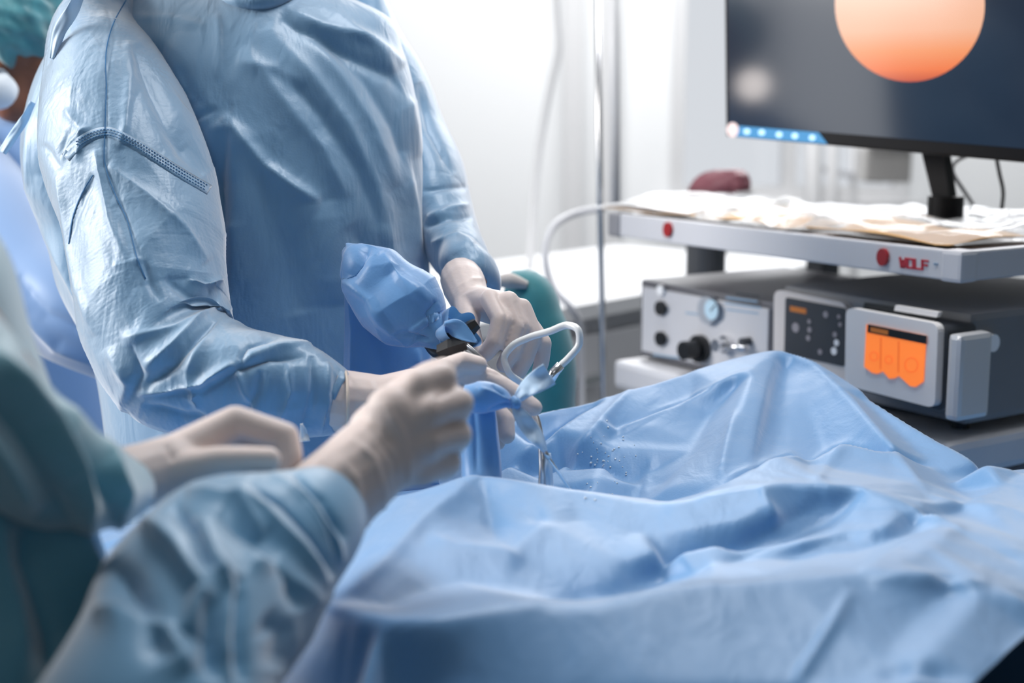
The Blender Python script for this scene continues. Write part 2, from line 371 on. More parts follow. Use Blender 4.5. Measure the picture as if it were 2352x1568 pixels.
# back wall with one wide window
wx0, wx1, wz0, wz1 = .62, 1.55, .98, 2.7
bm = bmesh.new()
wbox(bm, XL, wx0, YB, YB + .12, 0, ZT); wbox(bm, wx1, XR, YB, YB + .12, 0, ZT); wbox(bm, wx0, wx1, YB, YB + .12, 0, wz0); wbox(bm, wx0, wx1, YB, YB + .12, wz1, ZT)
struct(bobj('wall_back', bm, WALLM))
win = thing('window_1', 'w', 'w', (wx0, YB, wz0)); del win['label']; del win['category']; struct(win)
bm = bmesh.new()
for a in ((wx0, wx0 + .05), (wx1 - .05, wx1), (1.06, 1.11)): wbox(bm, a[0], a[1], YB - .02, YB + .08, wz0, wz1, .004)
wbox(bm, wx0 + .05, wx1 - .05, YB - .019, YB + .079, wz0, wz0 + .05); wbox(bm, wx0 + .05, wx1 - .05, YB - .019, YB + .079, wz1 - .05, wz1)
bobj('window_frame', bm, WHITEC, win)
GLASS = mat('window_glass', (.95, .97, 1), .02, trans=1.0)
for a, b in ((wx0 + .05, 1.06), (1.11, wx1 - .05)):
    bm = bmesh.new(); wbox(bm, a, b, YB + .03, YB + .036, wz0 + .05, wz1 - .05); bobj('pane', bm, GLASS, win)
bm = bmesh.new(); wbox(bm, wx0 - .05, wx1 + .05, YB - .09, YB - .02, wz0 - .04, wz0, .006); bobj('window_sill', bm, WHITEC, win)
bm = bmesh.new(); wbox(bm, XL, XR, YB - .02, YB, 0, .1); struct(bobj('baseboard_back', bm, WHITEC))
# door frame, seen as pale uprights left of the window
bm = bmesh.new(); wbox(bm, .20, .27, YB - .05, YB, .1, 2.7, .005); wbox(bm, .34, .42, YB - .04, YB, .1, 2.7, .005); struct(bobj('trim_1', bm, WHITEC))

# ------------------------------------------------------------------ background furniture
ct = thing('counter', 'long white counter with grey front panels under the far window', 'counter', (.4, 3.6, 0))
cz = .90
a0 = onz(1240, 718, cz); a1 = onz(1475, 676, cz); du = (a1 - a0) / np.linalg.norm(a1 - a0); dn = np.array([-du[1], du[0], 0])
def cpt(s, t, z): return np.array([a0[0], a0[1], 0]) + du * s + dn * t + np.array([0, 0, z])
bm = bmesh.new(); prism(bm, [cpt(-.9, 0, cz), cpt(1.3, 0, cz), cpt(1.3, .75, cz), cpt(-.9, .75, cz)], np.array([0, 0, -.035])); bobj('worktop', bm, WHITEC, ct)
bm = bmesh.new(); prism(bm, [cpt(-.9, .03, .08), cpt(1.3, .03, .08), cpt(1.3, .73, .08), cpt(-.9, .73, .08)], np.array([0, 0, cz - .115])); bobj('body', bm, mat('grey_cabinet_laminate', (.42, .42, .44), .45), ct)
for k in range(3):
    s = -.88 + k * .7
    bm = bmesh.new(); box(bm, cpt(s + .35, .02, .46), du * .345, dn * .01, np.array([0, 0, .36]), .003); d_ = bobj('door', bm, mat('grey_door_laminate', (.46, .46, .48), .4) if k == 0 else bpy.data.materials['grey_door_laminate'], ct)
    bm = bmesh.new(); box(bm, cpt(s + .3, -.005, .72), du * .1, dn * .008, np.array([0, 0, .012]), .004); bobj('handle', bm, STEEL, d_)

pole = thing('drip_stand', 'slim steel drip stand pole between the gowned torso and the instrument cart', 'stand', P(1385, 1400, 3.0) * [1, 1, 0])
tube('pole', [P(1370, -260, 2.85), P(1378, 460, 2.9), P(1386, 900, 3.0), np.r_[P(1392, 1400, 3.0)[:2], .05]], .0065, STEEL, pole)
tube('upper_pole', [P(1409, -260, 3.0), P(1412, 470, 3.05)], .012, WHITEC, pole)
pb = P(1392, 1400, 3.0)
for k in range(5):
    q = k * 2 * math.pi / 5; tube('foot', [(pb[0], pb[1], .09), (pb[0] + .14 * math.cos(q), pb[1] + .14 * math.sin(q), .03)], .012, STEEL, pole)
tag(tube('hanging_cord', [P(1265, -150, 3.9), P(1280, 40, 3.9), P(1283, 110, 3.9), P(1268, 180, 3.9), P(1240, 330, 3.95), P(1215, 640, 4.0)], .012, WHITEC, None, 10, 40), 'white cord hanging in a curve before the far white wall', 'cord')
tag(tube('grey_hose', [P(1390, 478, 3.2), P(1330, 488, 3.2), P(1272, 520, 3.15), P(1252, 590, 3.1), P(1270, 660, 3.1), P(1310, 705, 3.1), P(1330, 740, 3.15), P(1335, 840, 3.2), P(1335, 1050, 3.2)], .008, mat('pale_grey_hose', (.62, .62, .65), .4), None, 10, 60), 'pale grey hose looping over the white counter near the slim pole', 'hose')
bm = bmesh.new(); c_ = P(2030, 378, 4.6); box(bm, c_, (.075, 0, 0), (0, .06, 0), (0, 0, .055), .01)
so = thing('wall_unit', 'grey metal box on the far wall seen under the monitor', 'box', c_); bobj('housing', bm, mat('warm_grey_metal', (.36, .35, .34), .4), so)
bm = bmesh.new(); box(bm, c_ + np.array([.02, -.035, .075]), (.09, 0, 0), (0, .09, 0), (0, 0, .012), .004); bobj('lid', bm, WHITEC, so)
tube('pipe', [c_ + np.array([0, .03, -.05]), c_ + np.array([0, .5, -.06]), np.array([c_[0], 5.59, c_[2] - .06])], .012, STEEL, so)
for x, r in ((1868, .03), (1912, .02), (1960, .012)):
    tag(tube('wall_pipe', [P(x, 900, 5.1), P(x, -200, 5.1)], r, WHITEC), {1868: 'thickest of the white upright pipes behind the cart', 1912: 'middle white upright pipe behind the cart', 1960: 'thinnest white upright pipe, nearest the grey metal box'}[x], 'pipe', 'white pipes behind the cart')
# teal cloth bundle behind the far hand
cl = loft([(1165, 650, 2.25, 30, .03), (1205, 668, 2.25, 52, .05), (1235, 740, 2.25, 62, .06), (1262, 830, 2.25, 60, .06), (1270, 930, 2.25, 52, .06), (1270, 1300, 2.25, 52, .06), (1270, 1800, 2.3, 60, .06)], 90, 64)
cl = crumple(cl, True, 1.03, 1.02, 50, seed=3, amp=.004, sc=(16, 12))
tag(grid_mesh('draped_cloth', cl, TEALC, None, True), 'dark teal cloth hanging behind the far gloved hand', 'cloth')
bc = thing('blanket_roll', 'pale crumpled wrap on top of the dark teal cloth', 'wrap', P(1180, 650, 2.2))
bobj('roll', (lambda b: (tube_bm(b, [P(1130, 648, 2.2), P(1170, 645, 2.2), P(1212, 655, 2.2)], [.006, .013, .006], 12, 14), b)[1])(bmesh.new()), mat('pale_wrap', (.5, .45, .42), .6), bc, True)

# ------------------------------------------------------------------ instrument cart
A0 = P(2205, 578, 2.0); zt = A0[2]; B0 = onz(1398, 487, zt)
U = (B0 - A0) / np.linalg.norm(B0 - A0); WD = np.linalg.norm(B0 - A0); NV = np.array([-U[1], U[0], 0]); NV = NV if NV @ (CAM - A0) > 0 else -NV; V_ = -NV; Z = np.array([0, 0, 1.])
def cp(s, t, z): return np.array([A0[0], A0[1], 0]) + U * s + V_ * t + Z * z
def slab(bm, s0, s1, t0, t1, z0, z1, bev=0): box(bm, cp((s0 + s1) / 2, (t0 + t1) / 2, (z0 + z1) / 2), U * (s1 - s0) / 2, V_ * (t1 - t0) / 2, Z * (z1 - z0) / 2, bev)
def fp(px, py, t): return onplane(px, py, cp(0, t, 0), NV)
def front(name, pts, t, h, m, parent):
    """feature standing h proud of the cart-parallel plane at depth t"""
    bm = bmesh.new(); prism(bm, [fp(x, y, t) for x, y in pts], NV * h); return bobj(name, bm, m, parent)
def fdisc(name, px, py, r, t, h, m, parent, n=24):
    bm = bmesh.new(); disc_bm(bm, fp(px, py, t), NV, r, h, n); return bobj(name, bm, m, parent)
DC = .56; zl = .885
cart = thing('instrument_cart', 'pale grey instrument cart with a railed top shelf carrying the monitor', 'cart', cp(WD / 2, DC / 2, 0))
TH_S = .043
bm = bmesh.new(); slab(bm, .02, WD - .02, .012, DC, zt - TH_S + .006, zt - .004, .004); top = bobj('top_shelf', bm, SHELF, cart)
bm = bmesh.new(); slab(bm, .03, WD - .035, 0, .014, zt - TH_S, zt, .003); rail = bobj('front_rail', bm, SHELF, cart)
bm = bmesh.new(); slab(bm, -.004, .012, .03, DC, zt - TH_S, zt, .003); bobj('side_rail', bm, SHELF, cart)
bm = bmesh.new(); slab(bm, -.006, .032, -.003, .034, zt - TH_S - .002, zt + .001, .006); bobj('corner_cap', bm, SHELF, cart)
bm = bmesh.new(); slab(bm, WD - .036, WD, -.003, .034, zt - TH_S - .002, zt + .001, .006); o = bobj('corner_cap', bm, mat('mid_grey_plastic', (.25, .25, .27), .5), cart); o['label'] = 'darker grey corner cap'
bm = bmesh.new(); slab(bm, .0, WD - .02, -.0, DC, zl - .055, zl, .012); bobj('lower_shelf', bm, SHELF, cart)
bm = bmesh.new(); slab(bm, .0, WD - .02, .02, DC, .52, .56, .01); bobj('bottom_shelf', bm, SHELF, cart)
bm = bmesh.new(); slab(bm, .04, WD - .06, .05, DC - .03, .5601, .80, .01); dr = bobj('drawer', bm, PLATE, cart)
bm = bmesh.new(); slab(bm, .3, .6, .03, .05, .70, .715, .004); bobj('handle', bm, STEEL, dr)
for s in (.03, WD - .05):
    for t in (DC - .05,):
        bm = bmesh.new(); slab(bm, s - .025, s + .025, t - .02, t + .03, .1, zt - TH_S, .006); bobj('post', bm, DARK, cart)
    for t in (.06, DC - .05):
        bm = bmesh.new(); slab(bm, s - .02, s + .02, t - .02, t + .02, .08, .52, .004); bobj('leg', bm, SHELF, cart)
        bm = bmesh.new(); disc_bm(bm, cp(s - .014, t, .045), U, .045, .028, 20); bobj('wheel', bm, BLACK, cart)
def oval(cx_, cy_, rx, ry, n=20): return [(cx_ + rx * math.cos(q), cy_ + ry * math.sin(q)) for q in np.linspace(0, 2 * math.pi, n, endpoint=False)]
front('rail_button', oval(1537, 527, 9, 17), 0, .006, RED, cart)['label'] = 'small dark red oval button'
front('rail_button', oval(2031, 590, 12, 20), 0, .006, RED, cart)['label'] = 'small dark red oval button'
# rail lettering, drawn as strokes in an upright grid on the rail
def letters(strokes_by_char, x0, y0, cw, ch, slope, gap, wd, t, m, name, parent):
    bm = bmesh.new(); x = x0
    for ch_ in strokes_by_char:
        for (ax, ay, bx_, by) in ch_:
            p = [x + ax * cw, y0 + (x + ax * cw - x0) * slope + ay * ch]; q = [x + bx_ * cw, y0 + (x + bx_ * cw - x0) * slope + by * ch]
            d = np.array(q) - p; L = np.hypot(*d) + 1e-6; nn = np.array([-d[1], d[0]]) / L * wd / 2; e = d / L * wd / 2
            pts = [np.array(p) - e + nn, np.array(q) + e + nn, np.array(q) + e - nn, np.array(p) - e - nn]
            prism(bm, [fp(a, b, t) for a, b in pts], NV * .0015)
        x += cw + gap
    return bobj(name, bm, m, parent)
LW = [(0, 0, .25, 1), (.25, 1, .5, .3), (.5, .3, .75, 1), (.75, 1, 1, 0)]; LO = [(0, .1, 0, .9), (0, 0, 1, 0), (0, 1, 1, 1), (1, .1, 1, .9)]
LL_ = [(0, 0, 0, 1), (0, 1, .9, 1)]; LF = [(0, 0, 0, 1), (0, 0, .95, 0), (0, .5, .8, .5)]
o = letters([LW, LO, LL_, LF], 2068, 592, 13, 20, .12, 4, 4.5, 0, REDT, 'rail_lettering', cart); o['label'] = 'red word WOLF printed on the rail'
letters([[(0, .3, 1, .3), (0, .6, 1, .6)]], 2146, 602, 8, 8, .1, 3, 1.6, 0, BLUT, 'small_print', cart)

# left device
TF = .05
def srange(px, py, t): p = fp(px, py, t); return (p - cp(0, t, 0)) @ U
sL, sR = srange(1470, 735, TF), srange(1782, 760, TF)
zb1 = zl + .004; zt1 = fp(1472, 640, TF)[2]
g1 = thing('light_source_box', 'grey boxed device with round gauge, sockets and black knob, left on the lower shelf', 'device', cp((sL + sR) / 2, .2, zl))
bm = bmesh.new(); slab(bm, sR, sL, TF, .42, zb1, zt1, .006); bobj('case', bm, mat('dark_grey_case', (.12, .12, .135), .45, noise=.05), g1)
m_ = .013; bm = bmesh.new(); slab(bm, sR + m_, sL - m_, TF - .006, TF + .001, zb1 + m_, zt1 - m_, .002); fpl = bobj('faceplate', bm, PLATE, g1)
TP = TF - .006
fdisc('round_button', 1521, 666, .0095, TP, .006, WHT, g1)['label'] = 'white round button'
for y in (707, 777): 
    s_ = fdisc('socket', 1521, y, .0135, TP, .008, BLACK, g1); fdisc('socket_hole', 1521, y, .009, TP - .008, .0012, BLACK, s_)
ga = fdisc('gauge', 1634, 711, .0245, TP, .012, mat('gauge_ring', (.42, .45, .50), .3, metal=.3), g1); fdisc('gauge_face', 1634, 711, .018, TP - .012, .001, mat('pale_blue_dial', (.50, .68, .80), .3), ga)
nb = fp(1634, 711, TP - .0135); gup = Z
bm = bmesh.new(); box(bm, nb + NV * .0005 + U * -.004 + Z * .004, (U * .7 - Z * .7) * .009, NV * .0004, (U * .7 + Z * .7) * .0008); bobj('gauge_needle', bm, BLACK, ga)
kn = fp(1612, 800, TP); bm = bmesh.new(); disc_bm(bm, kn, NV, .025, .012, 28); disc_bm(bm, kn + NV * .012, NV, .017, .032, 20); bobj('knob', bm, BLACK, g1)
kn = fp(1672, 790, TP); bm = bmesh.new(); disc_bm(bm, kn, NV, .016, .01, 24); disc_bm(bm, kn + NV * .01, NV, .011, .02, 20); bobj('light_port', bm, CHROME, g1)
tube('port_lever', [kn + NV * .02, kn + NV * .022 - U * .03 + Z * .003, kn + NV * .022 - U * .07 + Z * .004], .005, STEEL, g1)
kn = fp(1722, 783, TP); bm = bmesh.new(); disc_bm(bm, kn, NV, .007, .02, 16); bobj('lever_stop', bm, DARK, g1)
for i, (x0, x1, y, m2) in enumerate(((1668, 1740, 681, BLUT), (1665, 1748, 694, BLUT), (1668, 1742, 708, BLUT), (1690, 1745, 671, DARK), (1575, 1620, 716, BLUT), (1500, 1560, 812, BLUT))):
    front('printed_line', [(x0, y), (x1, y + (x1 - x0) * .13), (x1, y + (x1 - x0) * .13 + 4), (x0, y + 4)], TP, .0006, m2, g1)

# pump on the right: chassis, control panel, cassette unit with orange screen
g2 = thing('pump_device', 'wide grey pump device with dark key panel and orange touch screen', 'device', cp(.3, .25, zl))
sA, sB = srange(1795, 700, TF), srange(2240, 800, TF + .0)
zt2 = fp(1800, 652, TF)[2]
CS = .022
s2r = -.045 + .06
bm = bmesh.new(); slab(bm, s2r, sA, TF, .46, zl + .018, zt2, .012); bobj('chassis', bm, CASE, g2)
for s in (s2r + .05, sA - .05):
    for t in (.1, .4):
        bm = bmesh.new(); disc_bm(bm, cp(s, t, zl), Z, .014, .02, 16, (1, 0, 0)); bobj('foot', bm, BLACK, g2)
# bezel with a rounded outline around the key panel
def rrect(x0, y0, x1, y1, x2, y2, x3, y3, r=.12, n=5):
    """rounded quadrilateral; corners given clockwise from top left"""
    c = [np.array(v, float) for v in ((x0, y0), (x1, y1), (x2, y2), (x3, y3))]; out = []
    for i in range(4):
        p, a, b = c[i], c[i - 1], c[(i + 1) % 4]; da = (a - p) / np.linalg.norm(a - p); db = (b - p) / np.linalg.norm(b - p)
        L = r * min(np.linalg.norm(a - p), np.linalg.norm(b - p)); A_, B_ = p + da * L, p + db * L
        for k in range(n + 1):
            u = k / n; out.append((1 - u)**2 * A_ + 2 * u * (1 - u) * p + u * u * B_)
    return [tuple(v) for v in out]
front('bezel', rrect(1790, 662, 1957, 695, 1960, 905, 1788, 868, .12), TF, .012, BEIGE, g2)
kp = front('key_panel', rrect(1806, 682, 1944, 708, 1941, 842, 1803, 812, .05), TF - .012, .002, DARK, g2); TK = TF - .014
front('panel_lettering', [(1815, 702), (1852, 709), (1852, 721), (1815, 714)], TK, .0006, ORTXT, g2)['label'] = 'small orange lettering'
for i, (x, y, r) in enumerate(((1828, 752, .009), (1859, 738, .004), (1860, 757, .005), (1857, 776, .005), (1897, 722, .006), (1927, 727, .004), (1930, 745, .004), (1918, 768, .005), (1922, 787, .006), (1916, 806, .007), (1884, 808, .005))):
    fdisc('key', x, y, r * .9, TK, .001, WHT if i in (8, 9) else mat('key_grey_%s' % 'abcdefghijk'[i], (.36, .33, .35), .5), kp, 14)
# cassette unit: stands proud
TC = TF - .075
bm = bmesh.new(); pL = srange(1962, 800, TC + .02)
prism(bm, [fp(x, y, TC + .02) for x, y in rrect(1955, 712, 2178, 750, 2168, 945, 1950, 890, .08)], -NV * .06); bobj('cassette_body', bm, DARK, g2)
cas = front('cassette_front', rrect(1958, 704, 2170, 742, 2162, 935, 1955, 882, .1), TC + .02, .014, WHITEP, g2)
TS = TC + .006
front('cassette_slot', [(1990, 694), (2160, 720), (2150, 738), (1985, 712)], TC + .03, .004, BLACK, g2)
front('top_clip', [(2065, 700), (2165, 716), (2160, 728), (2062, 712)], TC + .028, .008, WHITEP, g2)
orange = [(1992, 745), (2128, 772), (2122, 876), (2104, 888), (2092, 886), (2066, 862), (2056, 868), (2044, 869), (2030, 852), (2016, 858), (2004, 855), (1987, 842)]
front('touch_screen', orange, TS, .002, SCR_OR, g2)['label'] = 'glowing orange touch screen with scalloped lower edge'
front('screen_header', [(1994, 744), (2129, 771), (2128, 790), (1993, 763)], TS - .002, .001, BLACK, g2)
front('header_lettering', [(2000, 751), (2040, 759), (2040, 769), (2000, 761)], TS - .003, .0006, ORTXT, g2)
for x0, y0 in ((2022, 775), (2063, 783)):
    front('screen_divider', [(x0, y0), (x0 + 3, y0 + 1), (x0 + 2, y0 + 72), (x0 - 1, y0 + 71)], TS - .002, .0006, SCR_LINE, g2)
for x, y, r in ((2008, 818, 10), (2042, 826, 9), (2094, 838, 16)):
    bm = bmesh.new(); o_, i_ = [fp(a, b, TS - .002) for a, b in oval(x, y, r, r * 1.1)], [fp(a, b, TS - .002) for a, b in oval(x, y, r - 2, (r - 2) * 1.1)]
    vo = [bm.verts.new(v + NV * .0008) for v in o_]; vi = [bm.verts.new(v + NV * .0008) for v in i_]
    for k in range(20): bm.faces.new((vo[k], vo[(k + 1) % 20], vi[(k + 1) % 20], vi[k]))
    bobj('screen_ring', bm, SCR_LINE, g2)
# silver side column of the cassette
sc1 = srange(2174, 850, TC)
bm = bmesh.new(); slab(bm, sc1 - .028, sc1 - .004, TC - .006, TC + .062, fp(2172, 962, TC)[2], fp(2172, 762, TC)[2], .008); bobj('silver_column', bm, mat('silver_paint', (.68, .68, .69), .3, metal=.3), g2)
c2 = cp(s2r - .001, TF + .035, zt2 - .045); bm = bmesh.new(); disc_bm(bm, c2, -U, .013, .014, 24); bobj('side_knob', bm, WHT, g2)

# dark column seen under the top shelf at the back
cy = thing('grey_canister', 'dark grey canister standing behind the boxed device under the top shelf', 'canister', cp(WD - .30, .5, zl))
bm = bmesh.new(); disc_bm(bm, fp(1620, 640, .48) * [1, 1, 0] + Z * zl, Z, .045, .215, 28, (1, 0, 0)); bobj('body', bm, DARK, cy)
bm = bmesh.new(); disc_bm(bm, fp(1620, 640, .48) * [1, 1, 0] + Z * (zl + .2151), Z, .035, .02, 28, (1, 0, 0)); bobj('cap', bm, BLACK, cy)

# ------------------------------------------------------------------ monitor
M0 = P(1667, 313, 2.6); M1 = P(2352, 374, 2.2); MU = (M1 - M0) / np.linalg.norm(M1 - M0); MN = np.cross(MU, Z); MN /= np.linalg.norm(MN); MN = MN if MN @ (CAM - M0) > 0 else -MN
MN = MN - Z * .02; MN /= np.linalg.norm(MN); MN = MN - MU * (MN @ MU); MN /= np.linalg.norm(MN); MV = onplane(1664, 0, M0, MN) - M0; MV /= np.linalg.norm(MV)
MW, MH = .66, .39
mo = thing('monitor', 'large black flat monitor showing a round orange picture, on the cart', 'monitor', M0 + MU * MW / 2)
def mp(a, b, n=0): return M0 + MU * a + MV * b + MN * n
bm = bmesh.new(); box(bm, mp(MW / 2, MH / 2, -.018), MU * MW / 2, MV * MH / 2, MN * .018, .004); bobj('housing', bm, mat('matt_black_plastic', (.004, .004, .005), .5, spec=.2), mo)
SCRM = mat('dark_screen_glass', (.004, .006, .01), .12, spec=.5, emit=(.012, .022, .042), es=.9)
bm = bmesh.new(); box(bm, mp(MW / 2, MH / 2 + .006, .0005), MU * (MW / 2 - .008), MV * (MH / 2 - .016), MN * .0005); bobj('screen', bm, SCRM, mo)
def mpx(px, py, n): return onplane(px, py, mp(0, 0, n), MN)
def onscreen(name, pts, h, m): bm = bmesh.new(); prism(bm, [mpx(x, y, .001) for x, y in pts], MN * h); return bobj(name, bm, m, mo)
disc = bpy.data.materials.new('glowing_orange_picture'); disc.use_nodes = True; nt = disc.node_tree; b = nt.nodes['Principled BSDF']; b.inputs['Base Color'].default_value = (.02, .01, .005, 1); b.inputs['Roughness'].default_value = .2
g = nt.nodes.new('ShaderNodeTexCoord'); sp = nt.nodes.new('ShaderNodeSeparateXYZ'); cr = nt.nodes.new('ShaderNodeValToRGB'); nt.links.new(g.outputs['Generated'], sp.inputs[0]); nt.links.new(sp.outputs['Z'], cr.inputs[0])
e = cr.color_ramp.elements; e[0].position = 0; e[0].color = (.55, .07, .02, 1); e[1].position = .55; e[1].color = (.83, .46, .31, 1)
for p_, c_ in ((.08, (.85, .18, .04, 1)), (.2, (.87, .29, .10, 1)), (.34, (.85, .43, .26, 1))): n_ = e.new(p_); n_.color = c_
nt.links.new(cr.outputs[0], b.inputs['Emission Color']); b.inputs['Emission Strength'].default_value = .95
onscreen('round_picture', [(2090 + 172 * math.cos(q), 10 + 178 * math.sin(q)) for q in np.linspace(0, 2 * math.pi, 64, endpoint=False)], .0004, disc)
onscreen('task_bar', [(1698, 289), (1880, 304), (1901, 331), (1688, 313)], .0004, mat('blue_task_bar', (.02, .15, .3), .4, emit=(.008, .12, .28), es=1))
onscreen('start_button', oval(1683, 298, 14, 17), .0006, mat('pale_pink_glow', (.5, .4, .4), .4, emit=(.5, .38, .36), es=1))
for x, y in ((1716, 302), (1750, 304), (1790, 309), (1826, 312), (1866, 316)): onscreen('task_icon', oval(x, y, 8, 7, 10), .0008, bpy.data.materials.get('icon_glow') or mat('icon_glow', (.4, .6, .8), .4, emit=(.25, .5, .72), es=1))
sb = P(2172, 462, 2.43); sb[2] = zt
bm = bmesh.new(); p0, p1 = P(2150, 352, 2.42), P(2172, 466, 2.42)
ax = MU * .016; 
vs = [(p0 + ax * 1.3 * i + MN * .012 * j) for i, j in ((-1, -1), (1, -1), (1, 1), (-1, 1))]; ws = [(p1 + ax * i + MN * .012 * j) for i, j in ((-1, -1), (1, -1), (1, 1), (-1, 1))]
a_ = [bm.verts.new(v) for v in vs]; b_ = [bm.verts.new(v) for v in ws]; bm.faces.new(a_); bm.faces.new(b_[::-1])
for k in range(4): bm.faces.new((a_[k], a_[(k + 1) % 4], b_[(k + 1) % 4], b_[k]))
bobj('stand_neck', bm, bpy.data.materials['matt_black_plastic'], mo)
zbase = zt + .002
bm = bmesh.new(); ctr = np.array([p1[0], p1[1], zbase]); prism(bm, [ctr + U * .13 * math.cos(q) + V_ * .09 * math.sin(q) for q in np.linspace(0, 2 * math.pi, 40, endpoint=False)], Z * .008); bobj('stand_base', bm, BLACK, mo)
bm = bmesh.new(); disc_bm(bm, ctr + Z * .008, Z, .03, max(.01, p1[2] - zbase + .004), 24, (1, 0, 0)); bobj('stand_collar', bm, bpy.data.materials['matt_black_plastic'], mo)
mc = mp(.45, .01, -.03)
tag(tube('monitor_cable', [mp(.50, .02, -.04), P(2190, 400, 2.5), P(2215, 440, 2.55), P(2235, 470, 2.6)], .0035, BLACKC, None, 8, 24), 'black cable hanging beside the monitor stand neck', 'cable', 'monitor cables')
tag(tube('monitor_cable', [P(2286, 350, 2.42), P(2296, 400, 2.42), P(2304, 440, 2.42), P(2301, 480, 2.42)], .0035, BLACKC, None, 8, 24), 'black cable hanging at the right below the monitor', 'cable', 'monitor cables')

hl = mpx(1730, 195, .001); rr_ = ray(1730, 195); qd = rr_ - 2 * (rr_ @ MN) * MN; hl = hl + qd * .92
lm = thing('assumed_lamp', 'assumed small round lamp on a slim stand, unseen behind the gowned torso', 'lamp', hl * [1, 1, 0])  # assumed lamp, placed out of sight so its glow reflects in the monitor
bm = bmesh.new(); disc_bm(bm, hl - qd * .001, qd, .045, .05, 28); bobj('shade', bm, WHITEC, lm)
bm = bmesh.new(); disc_bm(bm, hl - qd * .003, qd, .037, .0015, 28); bobj('glowing_disc', bm, mat('assumed_lamp_glow', (1, 1, 1), .5, emit=(1, .9, .84), es=16), lm)
hb_ = hl + qd * .05; tube('pole', [hb_, hb_ + qd * .05 - Z * .03, np.r_[(hb_ + qd * .06)[:2], .6], np.r_[(hb_ + qd * .06)[:2], .03]], .008, STEEL, lm, 10, 30)
bm = bmesh.new(); disc_bm(bm, np.r_[(hb_ + qd * .06)[:2], 0], Z, .12, .03, 28, (1, 0, 0)); bobj('base', bm, DARK, lm)

# packages lying on the top shelf
def package(s0, s1, t0, t1, seed, hgt, label, tan=True, n=70):
    o = thing('wrapped_package', label, 'package', cp((s0 + s1) / 2, (t0 + t1) / 2, zt), 'film wrapped packages on the cart')
    rng = np.random.default_rng(seed); s = np.linspace(s0, s1, n)[:, None]; t = np.linspace(t0, t1, n)[None]
    e = np.clip(np.minimum.reduce([(s - s0) / .03 + t * 0, (s1 - s) / .03 + t * 0, (t - t0) / .03 + s * 0, (t1 - t) / .03 + s * 0]), 0, 1)
    h = (np.abs(rnoise((n, n), (14, 14), False, rng)) * .5 + np.abs(facets((n, n), 26, 2.2, False, seed)) * .7 + .25) * hgt * 1.5
    wob = rnoise((n, n), (20, 20), False, rng) * .008
    G = np.zeros((n, n, 3)); G += cp(0, 0, zt + .004); G += U * (s + wob)[..., None] + V_ * (t + wob.T)[..., None] + Z * (h * e)[..., None]
    f = grid_mesh('clear_film', G, PLAST, o, False); m = f.modifiers.new('thickness', 'SOLIDIFY'); m.thickness = .0006
    if tan:
        for k in range(2 if seed == 13 else 1):
            G2 = np.zeros((24, 24, 3)); ss = np.linspace(s0 + .01 + .02 * k, s1 - .03, 24)[:, None]; tt = np.linspace(t0 - .006, t1 - .06, 24)[None]
            hh = np.abs(rnoise((24, 24), (8, 8), False, rng)) * .006 + .002 + k * .004
            G2 += cp(0, 0, zt + .001); G2 += U * (ss + tt * .04 * (k - .5))[..., None] + V_ * (tt + ss * 0)[..., None] + Z * hh[..., None]
            f = grid_mesh('paper_sheet', G2, TAN if k == 0 else WHITEP, o, False); m = f.modifiers.new('thickness', 'SOLIDIFY'); m.thickness = .0008
package(.03, .36, .03, .30, 11, .013, 'film wrapped package with tan paper at the right front of the top shelf')
package(.34, .62, .02, .26, 12, .014, 'film wrapped package in the middle front of the top shelf')
package(.58, .90, .02, .34, 13, .016, 'film wrapped package at the left end of the top shelf')
package(.12, .50, .28, .52, 14, .013, 'film wrapped package behind the monitor stand foot', False)
wd = thing('maroon_pouch', 'dull maroon wedge shaped pouch at the back of the top shelf', 'pouch', fp(1625, 440, .45))
bm = bmesh.new(); pr_ = [fp(x, y, .42) for x, y in ((1568, 452), (1580, 420), (1605, 397), (1640, 390), (1672, 392), (1682, 415), (1680, 452))]; prism(bm, pr_, V_ * .06)
bmesh.ops.bevel(bm, geom=list(bm.edges), offset=.008, segments=3, affect='EDGES'); bobj('pouch_body', bm, MAROON, wd, True)
bm = bmesh.new(); prism(bm, [fp(x, y, .43) for x, y in ((1572, 440), (1690, 440), (1690, 462), (1568, 462))], V_ * .05); bobj('pouch_base', bm, WHITEP, wd)

# ================================================================== DRAPE over the operating table
ot = thing('operating_table', 'black padded operating table under the blue drape', 'table', (.25, 1.35, 0))
bm = bmesh.new(); wbox(bm, -.42, 1.12, 1.16, 1.60, .72, .79, .03); bobj('mattress', bm, BLACK, ot)
bm = bmesh.new(); wbox(bm, -.38, 1.08, 1.2, 1.56, .66, .719, .005); bobj('table_frame', bm, STEEL, ot)
bm = bmesh.new(); wbox(bm, .05, .35, 1.25, 1.5, .1, .659, .02); bobj('column', bm, WHITEC, ot)
bm = bmesh.new(); wbox(bm, -.3, .7, 1.15, 1.6, 0, .1, .02); bobj('base', bm, DARK, ot)

